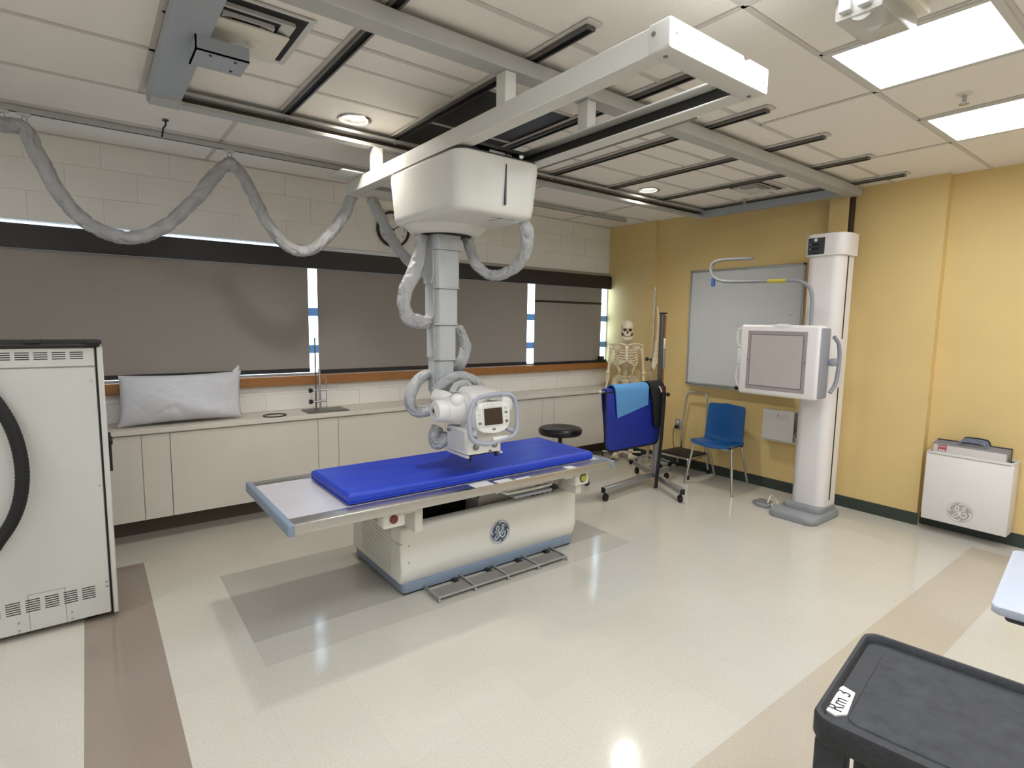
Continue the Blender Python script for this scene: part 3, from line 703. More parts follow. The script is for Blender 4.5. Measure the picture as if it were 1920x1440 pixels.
# ---- grey fabric cable sleeves
def sleeve(name, pts, r, lab, seed=0, n=20, flat=.85):
    """fabric sleeve: flattened tube whose skin is pulled into slanted folds"""
    q = catmull(pts, n); m = len(q); k = 26
    q = [p+Vector((wob(p+Vector((seed, 0, 0)), .012, 7), wob(p+Vector((5, seed, 0)), .010, 7), wob(p+Vector((0, 7, seed)), .010, 7)))*min(1, i/12, (m-1-i)/12) for i, p in enumerate(q)]
    mb = MB().tube(q, r, k, sq=flat); L_ = 0
    for i in range(m):
        if i: L_ += (q[i]-q[i-1]).length
        e = .78+.22*min(1, (i+1)/5, (m-i)/5); c = q[i]
        for j in range(k):
            v = mb.V[i*k+j]; a = 2*pi*j/k
            x_, y_ = math.cos(a), math.sin(a); f = .12*noise.noise(Vector((L_*8, seed*1.3, 5)))-1.0*max(0, .30-abs(noise.noise(Vector((x_*.9+L_*8, y_*.9-L_*6, seed*3.7)))*1.5))-.8*max(0, .24-abs(noise.noise(Vector((x_*1.5-L_*15, y_*1.5+L_*11, seed*2.3)))*1.6))+.16
            mb.V[i*k+j] = c+(v-c)*(e*(1+f))
    return single(name, mb, 'sleeve', lab, 'cable', base=Vector(min(q, key=lambda p: p.z)), smooth=60)
# track for the cables
tk = thing('cable_track', 'slim metal cable track under the ceiling along the window wall', 'track', (2.2, 4.355, H))
part('track_profile', MB().box((-2.5, 4.338, H-.034), (4.92, 4.372, H-.004), .002, 1), 'rail_grey', tk, True)
part('track_slot', MB().box((-2.49, 4.349, H-.0355), (4.91, 4.361, H-.032)), 'slot_black', tk, True)
def hanger(x, lab):
    t = thing('cable_hanger', lab, 'hanger', (x, 4.355, H-.12), group='cable hangers on the track')
    part('trolley', MB().box((x-.03, 4.343, H-.050), (x+.03, 4.367, H-.034), .003, 1), 'white_trim', t, True)
    part('ring', MB().tube([(x+.012*math.cos(a), 4.355, H-.068+.016*math.sin(a)) for a in [2*pi*k/16 for k in range(16)]], .003, 6, True), 'alu', t, True)
    part('strap', MB().box((x-.012, 4.350, H-.115), (x+.012, 4.360, H-.082), .002, 1), 'ivory', t, True)
hanger(-.31, 'cable hanger at the end of the draped sleeve above the left cabinet'); hanger(-.215, 'second hanger, close to the end hanger above the left cabinet'); hanger(.852, 'lone cable hanger at the peak between the two sleeve loops')
yl = 4.355
P_ = lambda px, py, y: tuple(at(px, py, y=y))
sleeve('cable_sleeve', [(-.33, yl, 2.655), (-.215, yl, 2.648), P_(75, 300, yl), P_(120, 375, yl), P_(175, 425, yl), P_(240, 447, yl), P_(300, 430, yl), P_(360, 380, yl), P_(400, 335, yl), (.83, yl, 2.645), (.86, yl, 2.655), (.878, yl, 2.640),
       P_(460, 340, 4.30), P_(495, 405, 4.25), P_(520, 445, 4.2), P_(560, 468, 4.15), P_(595, 462, 4.08), P_(640, 410, 3.98), P_(655, 380, 3.93), (1.56, 3.90, 2.47)], .038, 'long grey fabric cable sleeve draped in two loops below the track', 1)
sleeve('cable_sleeve', [(1.66, 3.86, 2.455), P_(712, 400, 3.84), P_(735, 450, 3.8), P_(768, 490, 3.7), P_(792, 512, 3.55), P_(812, 505, 3.40), (CX+.04, 3.25, 1.98)], .034, 'grey cable sleeve passing in front of the wall clock', 2)
sleeve('cable_sleeve', [(1.985, 2.50, 2.16), P_(990, 440, 2.50), P_(981, 480, 2.56), P_(958, 508, 2.68), P_(925, 517, 2.80), P_(898, 502, 2.88), P_(882, 470, 2.96), P_(874, 436, 3.0)], .034, 'grey cable sleeve looping down from the carriage housing edge', 3)
sleeve('cable_sleeve', [P_(790, 440, 3.03), P_(789, 472, 3.0), P_(775, 515, 2.98), P_(762, 548, 2.97), P_(758, 575, 2.97), P_(768, 597, 2.98), P_(790, 603, 3.0), P_(808, 598, 3.04)], .037, 'wrinkled grey sleeve bulging beside the upper column segments', 4)
sleeve('cable_sleeve', [P_(858, 612, 3.1), P_(868, 630, 3.1), P_(872, 655, 3.08), P_(862, 682, 3.08), P_(850, 692, 3.16), P_(828, 698, 3.20), P_(800, 703, 3.06), P_(776, 722, 3.02), P_(768, 748, 3.0), P_(778, 768, 2.98), P_(800, 772, 2.95), P_(822, 762, 2.93)], .035, 'wrinkled grey sleeve wrapping round the lower column', 5)
sleeve('cable_sleeve', [P_(817, 735, 2.90), P_(830, 718, 2.89), P_(850, 708, 2.88), P_(872, 706, 2.87), P_(892, 715, 2.87), P_(906, 730, 2.86), P_(912, 742, 2.83)], .029, 'grey sleeve arching over the top of the tube head', 6)
sleeve('cable_sleeve', [P_(848, 738, 2.80), P_(856, 722, 2.80), P_(872, 720, 2.80), P_(882, 730, 2.78), P_(896, 738, 2.76)], .021, 'short crumpled sleeve end on top of the tube head', 7)
sleeve('cable_sleeve', [P_(822, 800, 2.90), P_(816, 815, 2.90), P_(819, 828, 2.89), P_(832, 824, 2.87), P_(838, 812, 2.86)], .040, 'grey sleeve bunched behind the collimator box', 8)

# ================================================================== x-ray table
tb = thing('xray_table', 'white floor-mounted x-ray table with stainless top and round monogram badge', 'x-ray table', (2.05, 3.15, 0))
bx0, bx1, by0, by1 = 1.362, 2.742, 2.80, 3.535
prof = [(by0+.030, .066), (by0+.008, .10), (by0, .16), (by0, .32), (by1, .32), (by1, .066)]
yzx = lambda u, v, d: Vector((d, u, v))
def pring(z, ins): return [(x, y, z) for x, y in rrect(bx0+ins, by0+ins, bx1-ins, by1-ins, .018 if ins < .05 else .008, 3)]
mb = MB().prism(prof, yzx, bx0, bx1, .018, 3)
mb.loft([pring(.320, .0), pring(.390, .0), pring(.404, .004), pring(.412, .014), pring(.416, .030), pring(.417, .062), pring(.320, .064)], False)
bd = part('pedestal', mb, 'table_white', tb, True)
part('plinth', MB().prism(rrect(bx0+.015, by0+.008, bx1-.02, by1-.01, .025, 4), lambda u, v, d: Vector((u, v, d)), .012, .068, .006), 'blue_grey', tb, True)
part('plinth_foot', MB().box((bx0+.03, by0+.02, 0), (bx1-.04, by1-.03, .014)), 'black_rubber', tb, True)
gr = part('vent_grille', MB().box((bx0-.0015, 2.93, .11), (bx0+.004, 3.36, .37), .001, 1), 'soft_grey', bd, True)
for k in range(11): part('louvre', MB().box((bx0-.006, 2.94, .118+k*.0228), (bx0+.001, 3.35, .131+k*.0228), .002, 1), 'table_white', gr, True)
for z in (.30, .20): part('screw', MB().cyl((bx0+.05, by0+.001, z), (bx0+.05, by0-.003, z), .005, n=10), 'alu', bd, True)
for z in (.30, .18): pass
medallion(bd, frame2d((2.062, by0+.0005, .243), (1, 0, 0), (0, 0, 1), (0, -1, 0)), .078, 'logo_blue', 'logo_silver')
part('badge_rim', MB().tube([(2.062+.081*math.cos(a), by0-.001, .243+.081*math.sin(a)) for a in [2*pi*k/48 for k in range(48)]], .004, 8, True), 'table_white', bd, True)
part('cavity_shade', MB().box((bx0+.065, by0+.0645, .3205), (bx1-.065, by1-.065, .325)).box((bx0+.065, by0+.0645, .321), (bx1-.065, by0+.067, .405)), 'slot_black', bd, True)  # black sheets stand in for the shade down in the pedestal cavity
for k in range(5): part('index_mark', MB().box((2.36+k*.045, 2.832, .4135), (2.372+k*.045, 2.847, .4185)), 'black_plastic', bd, True)
part('deck_latch', MB().box((1.50, 2.835, .414), (1.525, 2.850, .422), .002, 1), 'black_plastic', bd, True)
# lift and cavity under the top
part('lift_frame', MB().box((1.44, 3.10, .326), (2.66, 3.42, .605), .004), 'dark_steel', tb, True)
part('inner_rail', MB().box((1.40, 3.06, .47), (2.70, 3.09, .49)), 'plate_grey', tb, True)
# top
tx0, tx1, ty0, ty1, tz = .676, 2.837, 2.535, 3.367, .66
tp = part('table_top', MB().box((tx0+.03, ty0+.05, tz-.025), (tx1-.03, ty1-.05, tz-.003)), 'table_panel', tb, True)
for a, b in ((ty0, ty0+.10), (ty1-.10, ty1)):
    part('side_rail', MB().box((tx0+.028, a, tz-.050), (tx1-.028, b, tz), .004), 'steel', tp, True)
for a, b in ((tx0, tx0+.032), (tx1-.032, tx1)):
    part('end_cap', MB().box((a, ty0-.004, tz-.054), (b, ty1+.004, tz+.003), .007, 3), 'blue_grey', tp, True)
for a, b, c in ((1.70, 1.83, .080), (1.86, 1.97, .055), (1.99, 2.10, .022)):
    part('sticker', MB().box((a, ty0+.008, tz-.0005), (b, ty0+.008+c, tz+.0012)), 'tape_white', tp, True)
part('sticker', MB().box((2.42, ty0+.008, tz-.0005), (2.49, ty0+.07, tz+.0012)), 'tape_white', tp, True)
# corner brackets with brake buttons
for sx, xb, mat in ((1, 1.165, 'button_red'), (-1, 2.665, 'button_yellow')):
    xa = xb if sx > 0 else xb-.13
    k = part('corner_bracket', MB().box((xa, 2.60, .510), (xa+.13, 2.68, .612), .014, 3).box((xa+.10 if sx > 0 else xa-.075, 2.62, .565), (xa+.205 if sx > 0 else xa+.03, 2.66, .612), .006).box((1.38 if sx > 0 else 2.60, 2.66, .43), (1.43 if sx > 0 else 2.65, 2.84, .608), .006), 'table_white', tb, True)
    bxm = xa+.06 if sx > 0 else xa+.07
    part('brake_button', MB().cyl((bxm, 2.603, .56), (bxm, 2.590, .56), .024, .022, 24, .003), mat, k, True)
    part('button_ring', MB().tube([(bxm+.027*math.cos(a), 2.600, .56+.027*math.sin(a)) for a in [2*pi*i/24 for i in range(24)]], .004, 6, True), 'tube_white' if sx > 0 else 'dark_line', k, True)
# cassette tray drawn out under the top
tr = part('cassette_tray', MB().box((1.98, 2.93, .326), (2.46, 3.09, .598), .004), 'soft_grey', tb, True)
part('tray_pan', MB().box((1.97, 2.72, .530), (2.42, 2.95, .545), .004).box((1.97, 2.90, .545), (2.42, 2.92, .572)), 'tube_white', tr, True)
part('tray_handle', MB().tube(catmull([(1.98, 2.76, .552), (2.02, 2.70, .538), (2.06, 2.685, .530), (2.34, 2.685, .530), (2.41, 2.70, .534), (2.44, 2.76, .545), (2.44, 2.86, .548)], 5), .010, 10), 'tube_white', tr, True)
part('tray_grip', MB().box((2.12, 2.72, .470), (2.44, 2.80, .488), .006), 'handle_grey', tr, True)
part('tray_clamp', MB().tube([(2.00, 2.80, .575), (2.22, 2.76, .565), (2.30, 2.74, .560)], .009, 8).cyl((2.30, 2.74, .55), (2.30, 2.74, .585), .008).box((2.26, 2.80, .545), (2.40, 2.86, .556)), 'soft_grey', tr, True)
part('tray_slot', MB().box((1.975, 2.925, .45), (1.985, 2.935, .59)), 'slot_black', tr, True)
# foot pedal bar
fb = part('foot_rail', MB().tube([(1.515, 2.634, .026), (2.50, 2.634, .026)], .009, 8), 'alu', tb, True)
for k in range(5):
    x = 1.515+k*.24625
    part('rail_arm', MB().box((x-.006, 2.622, .012), (x+.006, 2.825, .034), .003, 1).box((x-.009, 2.618, 0), (x+.009, 2.634, .018), .002, 1), 'alu', fb, True)
for k in range(4):
    x = 1.515+k*.24625
    part('pedal_plate', MB().box((x+.010, 2.642, .018), (x+.236, 2.745, .026), .002, 1), 'plate_grey', fb, True)
    part('pedal_link', MB().box((x+.19, 2.745, .010), (x+.215, 2.82, .022)), 'black_plastic', fb, True)

# mattress: soft-edged pad with gentle wrinkles
def pad(x0, y0, x1, y1, z0, h, nx=150, ny=60):
    V = []; F = []
    def top(u, v):
        x, y = x0+(x1-x0)*u, y0+(y1-y0)*v
        e = min(u*(x1-x0), (1-u)*(x1-x0), v*(y1-y0), (1-v)*(y1-y0)); ed = max(0, 1-e/.012); z = z0+h-.007*ed*ed
        wr = .003*noise.noise(Vector((x*4, y*9, 0)))+.0022*math.exp(-((x-x0)/.3)**2)*noise.noise(Vector((x*3, y*26+x*6, 3)))*min(1, e/.06)
        return (x, y, z+wr*min(1, e/.03))
    for j in range(ny+1):
        for i in range(nx+1): V.append(top(i/nx, j/ny))
    for j in range(ny):
        for i in range(nx): a = j*(nx+1)+i; F.append((a, a+1, a+nx+2, a+nx+1))
    rim = [i for i in range(nx+1)]+[(j)*(nx+1)+nx for j in range(1, ny+1)]+[ny*(nx+1)+i for i in range(nx-1, -1, -1)]+[j*(nx+1) for j in range(ny-1, 0, -1)]
    prev = rim
    cx, cy = (x0+x1)/2, (y0+y1)/2
    for zz, ex in ((z0+h*.72, .003), (z0+h*.3, .003), (z0+.001, -.004)):
        cur = []
        for q in rim:
            p = V[q]; cur.append(len(V)); V.append((p[0]+ex*(1 if p[0] > cx else -1)*(abs(p[0]-cx) > (x1-x0)/2-.002), p[1]+ex*(1 if p[1] > cy else -1)*(abs(p[1]-cy) > (y1-y0)/2-.002), zz))
        for k in range(len(rim)): F.append((prev[k], prev[(k+1) % len(rim)], cur[(k+1) % len(rim)], cur[k]))
        prev = cur
    F.append(tuple(prev))
    return MB().add(V, F)
mt = thing('mattress', 'thin royal blue pad lying on the x-ray table', 'mattress', (1.87, 2.94, .66))
part('cover', pad(1.005, 2.650, 2.735, 3.225, .6615, .056), 'mattress', mt, True, smooth=70)
part('seam_piping', MB().tube([(x, y, .670) for x, y in rrect(1.001, 2.646, 2.739, 3.229, .012, 3)], .0035, 6, True), 'mattress', mt, True)

# ================================================================== wall bucky stand
ws = thing('wall_bucky_stand', 'tall white wall stand with detector panel and display cap by the yellow wall', 'x-ray stand', (5.0, 2.12, 0))
part('base', MB().prism(rrect(4.52, 1.930, 5.04, 2.315, .07, 6), lambda u, v, d: Vector((u, v, d)), 0, .055, .018, 3).prism(rrect(4.70, 1.965, 5.035, 2.282, .06, 6), lambda u, v, d: Vector((u, v, d)), .05, .095, .010), 'base_grey', ws, True)
sec = fillet([(4.79, 1.985), (5.02, 1.985), (5.02, 2.262), (4.79, 2.262)], [.075, .004, .004, .075], 7)
cl_ = part('column', MB().prism(sec, lambda u, v, d: Vector((u, v, d)), .09, 2.18), 'stand_white', ws, True)
part('column_slot', MB().box((4.902, 1.9830, .14), (4.920, 1.987, 1.10)).box((4.902, 1.9830, 1.50), (4.920, 1.987, 2.165)), 'slot_black', cl_, True)
part('carriage_cover', MB().box((4.86, 1.979, 1.10), (4.955, 1.988, 1.50), .003), 'stand_white', cl_, True)
sec2 = fillet([(4.775, 1.958), (5.035, 1.965), (5.035, 2.285), (4.775, 2.285)], [.085, .01, .01, .07], 7)
part('wall_bracket', MB().box((5.015, 2.12, 1.95), (XB-.001, 2.22, 2.05), .004), 'base_grey', ws, True)
cp = part('cap', MB().prism(sec2, lambda u, v, d: Vector((u, v, d)), 2.17, 2.345, .006), 'stand_white', ws, True)
dp = part('display_plate', MB().box((4.771, 2.115, 2.182), (4.778, 2.245, 2.315), .002, 1), 'display', cp, True)
for z, h in ((2.262, .018), (2.228, .018), (2.192, .010)): part('readout', MB().box((4.769, 2.155, z-h/2), (4.772, 2.215, z+h/2)), 'slot_black', dp, True)
part('emblem', MB().cyl((4.772, 2.185, 2.298), (4.7685, 2.185, 2.298), .013, n=18), 'ivory', dp, True)
for z in (2.262, 2.228): part('led', MB().cyl((4.772, 2.228, z), (4.769, 2.228, z), .004, n=8), 'ivory', dp, True)
# bucky
bxf, bxb, bya, byb, bza, bzb = 4.45, 4.625, 1.945, 2.605, 1.022, 1.605
bk = part('bucky', MB().box((bxf, bya+.012, bza), (bxb-.03, byb, bzb), .022, 4), 'stand_white', ws, True)
part('side_cover', MB().box((bxf+.022, bya, bza+.012), (bxb, bya+.06, bzb-.018), .018, 3), 'bucky_side', bk, True)
part('top_notch', MB().ball((bxf+.004, 2.25, bzb-.012), (.006, .085, .022)), 'tube_white', bk, True)
dp = part('detector_frame', MB().box((bxf-.003, 2.045, 1.068), (bxf+.004, 2.535, 1.556), .002, 1), 'bucky_frame', bk, True)
part('field_line', MB().box((bxf-.0040, 2.072, 1.098), (bxf-.0025, 2.508, 1.526)), 'dark_line', dp, True)
part('field_panel', MB().box((bxf-.0048, 2.076, 1.102), (bxf-.0025, 2.504, 1.522)), 'bucky_panel', dp, True)
part('centre_mark', MB().box((bxf-.0042, 2.050, 1.308), (bxf-.0025, 2.062, 1.313)).box((bxf-.0042, 2.518, 1.308), (bxf-.0025, 2.530, 1.313)), 'dark_line', dp, True)
part('latch_bar', MB().tube(catmull([(4.49, 2.615, 1.57), (4.49, 2.645, 1.56), (4.49, 2.655, 1.50), (4.49, 2.640, 1.43), (4.49, 2.612, 1.42)], 5), .009, 8).box((4.475, 2.60, 1.27), (4.505, 2.640, 1.40), .006).tube(catmull([(4.49, 2.612, 1.25), (4.49, 2.640, 1.22), (4.49, 2.645, 1.12), (4.49, 2.612, 1.06)], 5), .009, 8), 'tube_white', bk, True)
part('grip_handle', MB().tube(catmull([(4.62, 1.925, 1.52), (4.665, 1.905, 1.46), (4.685, 1.90, 1.33), (4.665, 1.905, 1.16), (4.62, 1.925, 1.08)], 8), .015, 10).box((4.59, 1.90, 1.29), (4.685, 1.94, 1.35), .012), 'bucky_side', bk, True)
part('mount', MB().box((4.60, 2.03, 1.18), (4.86, 2.22, 1.45), .012), 'stand_white', bk, True)
ar = [at(*p, x=4.60) for p in [(1520, 610), (1522, 585), (1523, 560), (1519, 541), (1506, 530), (1488, 526), (1440, 527), (1390, 528), (1356, 527), (1340, 520), (1333, 506), (1337, 494), (1350, 488), (1372, 486), (1412, 485)]]
ar = [Vector((4.585, ar[0].y, 1.58))]+ar
oa = part('overhead_arm', MB().tube(catmull(ar, 5), .0145, 10), 'base_grey', ws, True)
a_, b_ = at(1440, 527, x=4.60), at(1474, 526, x=4.60)
part('yellow_tape', MB().tube([a_, b_], .0158, 12), 'yellow_tape', oa, True)
p = at(1337, 528, x=4.60); part('blue_tape', MB().box((4.592, p.y-.02, p.z-.045), (4.606, p.y+.015, p.z+.03), .002, 1), 'blue_tape', oa, True)

# foot switch by the stand
t = thing('foot_switch', 'small grey foot switch with looped white cord, beside the wall stand base', 'foot switch', (4.74, 2.44, 0))
part('body', MB().prism([(4.66, 2.39), (4.76, 2.37), (4.84, 2.44), (4.83, 2.53), (4.72, 2.55), (4.66, 2.47)], lambda u, v, d: Vector((u, v, d)), .002, .032, .006), 'base_grey', t, True)
part('treadle', MB().box((4.69, 2.40, .030), (4.80, 2.52, .040), .004), 'key_grey', t, True)
part('cord', MB().tube(catmull([(4.70, 2.40, .042), (4.72, 2.40, .075), (4.80, 2.42, .085), (4.86, 2.40, .03), (4.78, 2.34, .008), (4.68, 2.335, .006), (4.72, 2.37, .04)], 6), .006, 8), 'ivory', t, True)

# ================================================================== yellow wall things
wbd = thing('whiteboard', 'large square whiteboard with aluminium frame on the yellow wall', 'whiteboard', (5.29, 3.1, .95))
y0, y1, z0, z1 = 2.49, 3.715, .950, 2.178
part('surface', MB().box((5.284, y0+.015, z0+.015), (5.298, y1-.015, z1-.015)), 'whiteboard', wbd, True)
for lo, hi in (((5.276, y0, z0), (5.298, y1, z0+.022)), ((5.276, y0, z1-.022), (5.298, y1, z1)), ((5.276, y0, z0), (5.298, y0+.022, z1)), ((5.276, y1-.022, z0), (5.298, y1, z1))):
    part('frame', MB().box(lo, hi, .003, 1), 'alu', wbd, True)
part('pen_tray', MB().box((5.225, y0+.05, z0-.012), (5.278, y1-.05, z0-.004), .002, 1), 'alu', wbd, True)
part('handwriting', MB().ribbon([(0, 0), (.008, .006), (.016, -.004), (.024, .006), (.034, 0), (.046, .004)], .003, frame2d((5.2838, 2.62, 1.70), (0, -1, 0), (0, 0, 1), (-1, 0, 0)), .0005), 'ink', wbd, True)
single('board_eraser', MB().box((5.235, 3.03, z0-.003), (5.272, 3.10, z0+.032), .006), 'black_plastic', 'black eraser on the whiteboard tray', 'eraser')
t = thing('wall_box', 'white open-sided wall box below the whiteboard', 'box', (5.25, 2.65, .50))
part('cover', MB().box((5.185, 2.455, .512), (5.197, 2.755, .80), .003, 1), 'white_trim', t, True)
part('back_plate', MB().box((5.285, 2.42, .50), (5.299, 2.765, .79), .003, 1), 'alu', t, True)
part('shelf', MB().box((5.19, 2.43, .500), (5.29, 2.76, .510), .002, 1).box((5.197, 2.75, .51), (5.286, 2.755, .78)), 'white_trim', t, True)
part('tether', MB().tube(catmull([(5.24, 2.45, .51), (5.25, 2.47, .57), (5.26, 2.445, .62), (5.27, 2.46, .67)], 5), .004, 6).tube(catmull([(5.24, 2.47, .51), (5.24, 2.45, .55), (5.25, 2.44, .58)], 5), .003, 6), 'ivory', t, True)
part('printed_mark', MB().ribbon([(.035*math.cos(a)-.0, .022*math.sin(a)) for a in [2*pi*k/20 for k in range(20)]], .002, frame2d((5.1848, 2.545, .735), (0, -1, 0), (0, 0, 1), (-1, 0, 0)), .0005, True).box((5.184, 2.60, .742), (5.1852, 2.61, .762)), 'key_grey', t, True)
t = thing('power_outlet', 'grey wall outlet with a black plug, left of the blue chair', 'outlet', (XB-.01, 3.80, .44))
op = at(1271, 795, x=XB-.005); oy, oz = op.y, op.z
part('plate', MB().box((XB-.007, oy-.038, oz-.06), (XB, oy+.038, oz+.06), .003, 1), 'alu', t, True)
part('socket', MB().cyl((XB-.006, oy, oz+.025), (XB-.010, oy, oz+.025), .017, n=18).cyl((XB-.006, oy, oz-.025), (XB-.010, oy, oz-.025), .017, n=18), 'ivory', t, True)
part('plug', MB().box((XB-.05, oy-.016, oz-.045), (XB-.008, oy+.016, oz-.010), .005), 'black_plastic', t, True)
part('cord', MB().tube(catmull([(XB-.05, oy, oz-.03), (XB-.07, oy+.005, oz-.06), (XB-.05, oy+.02, oz-.20), (XB-.04, oy-.01, oz-.36), (XB-.06, oy+.02, .012), (5.10, oy+.06, .006), (4.95, oy+.10, .006)], 8), .004, 6), 'black_rubber', t, True)
# clock
t = thing('wall_clock', 'round black-rimmed wall clock above the shades', 'clock', (2.315, WY-.03, 2.43))
cxk, czk = 2.318, 2.432
Ry = Matrix.Rotation(pi/2, 3, 'X')
part('rim', MB().lathe([(.140, -.004), (.146, .030), (.156, .034), (.163, .026), (.163, -.004)], (cxk, WY-.004, czk), 44, Ry, True), 'black_plastic', t, True)
fc = part('dial', MB().lathe([(0, .008), (.143, .008), (.143, .002), (0, .002)], (cxk, WY-.004, czk), 40, Ry), 'clock_face', t, True)
nm = MB()
for h in range(1, 13):
    V, F = text_mesh(str(h), .036); a = pi/2-h*pi/6
    nm.add([Vector((cxk+.112*math.cos(a)+v.x, WY-.0125, czk+.112*math.sin(a)+v.y)) for v in V], F)
part('numerals', nm, 'ink', fc, True, smooth=0)
fk = frame2d((cxk, WY-.0135, czk), (1, 0, 0), (0, 0, 1), (0, -1, 0))
for ang, ln, w in ((305, .07, .010), (60, .105, .007)):
    a = math.radians(ang); part('hand', MB().ribbon([(-.015*math.sin(a), -.015*math.cos(a)), (ln*math.sin(a), ln*math.cos(a))], w, fk, .002), 'ink', fc, True)
# cassette holder
chd = thing('cassette_holder', 'white wall-mounted film cassette bin with grey round monogram', 'bin', (5.28, 1.16, .10))
hx_, hxb, ha, hb, hz0, hz1 = 5.195, XC-.003, .895, 1.415, .105, .635
mb = MB().box((hx_, ha, hz0), (hx_+.012, hb, hz1), .004).box((hx_+.006, ha, hz0), (hxb, ha+.014, hz1), .004).box((hx_+.006, hb-.014, hz0), (hxb, hb, hz1), .004).box((hx_+.006, ha+.004, hz0), (hxb, hb-.004, hz0+.014), .004).box((hxb-.010, ha+.004, hz0), (hxb, hb-.004, hz1), .003)
hb_ = part('bin', mb, 'stand_white', chd, True)
rim = rrect(hx_+.006, ha+.006, hxb-.008, hb-.006, .02, 4)
part('rim', MB().tube([(x, y, hz1) for x, y in rim], .013, 8, True), 'soft_grey', chd, True)
medallion(hb_, frame2d((hx_-.0005, 1.172, .215), (0, -1, 0), (0, 0, 1), (-1, 0, 0)), .078, 'logo_grey', 'stand_white')
labs = ['pale cassette with red printed label, foremost in the wall bin', 'film cassette standing second in the wall bin', 'film cassette standing third in the wall bin', 'dark-edged cassette at the back of the wall bin']
for k in range(4):
    xx = 5.225+k*.034; ztop = .708+.006*k
    t = thing('film_cassette', labs[k], 'cassette', (xx, 1.16, .12), group='cassettes in the wall bin')
    part('shell', MB().box((xx, .945, .122), (xx+.020, 1.385, ztop), .004), 'cassette', t, True)
    part('edge_frame', MB().box((xx-.001, .940, ztop-.008), (xx+.021, 1.390, ztop+.004), .002, 1).box((xx-.001, .938, .122), (xx+.021, .946, ztop)), 'cassette_edge' if k < 3 else 'dark_line', t, True)
    part('handle', MB().tube(catmull([(xx+.01, 1.235, ztop), (xx+.01, 1.225, ztop+.028), (xx+.01, 1.20, ztop+.042), (xx+.01, 1.10, ztop+.042), (xx+.01, 1.075, ztop+.028), (xx+.01, 1.065, ztop)], 5), .006, 8), 'cassette_handle' if k < 3 else 'black_plastic', t, True)
    if k == 0:
        lb = part('label', MB().box((xx-.0012, 1.30, .654), (xx+.004, 1.355, .700)), 'label_red', t, True)
        part('label_print', MB().box((xx-.0018, 1.306, .686), (xx+.003, 1.349, .690)).box((xx-.0018, 1.31, .655), (xx+.003, 1.322, .666)).box((xx-.0018, 1.326, .655), (xx+.003, 1.334, .666)).box((xx-.0018, 1.338, .655), (xx+.003, 1.347, .666)), 'tape_white', lb, True)

# ================================================================== blue chair
t = thing('stacking_chair', 'blue moulded plastic chair with chrome legs below the whiteboard', 'chair', (4.96, 3.02, 0))
def seatpt(u, s):
    """u across (-1..1), s along the shell from seat front to back top"""
    prof = [(4.735, .415), (4.76, .436), (4.86, .430), (4.97, .420), (5.035, .425), (5.075, .455), (5.10, .52), (5.125, .64), (5.150, .78), (5.157, .80)]
    f = s*(len(prof)-1); i = min(int(f), len(prof)-2); q = f-i
    P = [Vector((a, 0, b)) for a, b in prof]
    c = [P[max(i-1, 0)], P[i], P[i+1], P[min(i+2, len(P)-1)]]
    p = .5*((2*c[1])+(c[2]-c[0])*q+(2*c[0]-5*c[1]+4*c[2]-c[3])*q*q+(3*c[1]-c[0]-3*c[2]+c[3])*q**3)
    w = .215 if s < .45 else .215-.015*(s-.45)/.55
    if s > .86: w -= .05*((s-.86)/.14)**2
    if s < .1: w -= .03*((.1-s)/.1)**2
    cup = .020*u*u if s < .5 else 0
    bk = -.035*u*u if s > .5 else 0
    return Vector((p.x+bk, 3.03+u*w+.075*s, p.z+cup))
V = []; F = []; nu, ns = 14, 30
for j in range(ns+1):
    for i in range(nu+1): V.append(seatpt(-1+2*i/nu, j/ns))
for j in range(ns):
    for i in range(nu): a = j*(nu+1)+i; F.append((a, a+1, a+nu+2, a+nu+1))
b = MB().add(V, F).tobm(); bmesh.ops.recalc_face_normals(b, faces=b.faces)
bmesh.ops.solidify(b, geom=list(b.faces), thickness=.009)
part('seat_shell', MB().bm(b), 'chair_blue', t, True, smooth=60)
legs = [((4.80, 2.835, .42), (4.722, 2.755, 0)), ((4.80, 3.24, .42), (4.730, 3.283, 0)), ((5.03, 2.86, .415), (5.215, 2.88, 0)), ((5.03, 3.24, .415), (5.205, 3.24, 0))]
for a, b2 in legs: part('leg', MB().tube(catmull([(a[0], 3.02+(a[1]-3.02)*.6, a[2]-.006), a, tuple(Vector(a).lerp(Vector(b2), .12)), b2], 4), .012, 10), 'chrome', t, True)
part('under_frame', MB().tube([(4.80, 2.88, .412), (4.80, 3.15, .412)], .010, 8).tube([(5.03, 2.88, .408), (5.03, 3.15, .408)], .010, 8).tube([(4.80, 2.90, .412), (5.03, 2.90, .408)], .008, 8).tube([(4.80, 3.13, .412), (5.03, 3.13, .408)], .008, 8), 'chrome', t, True)

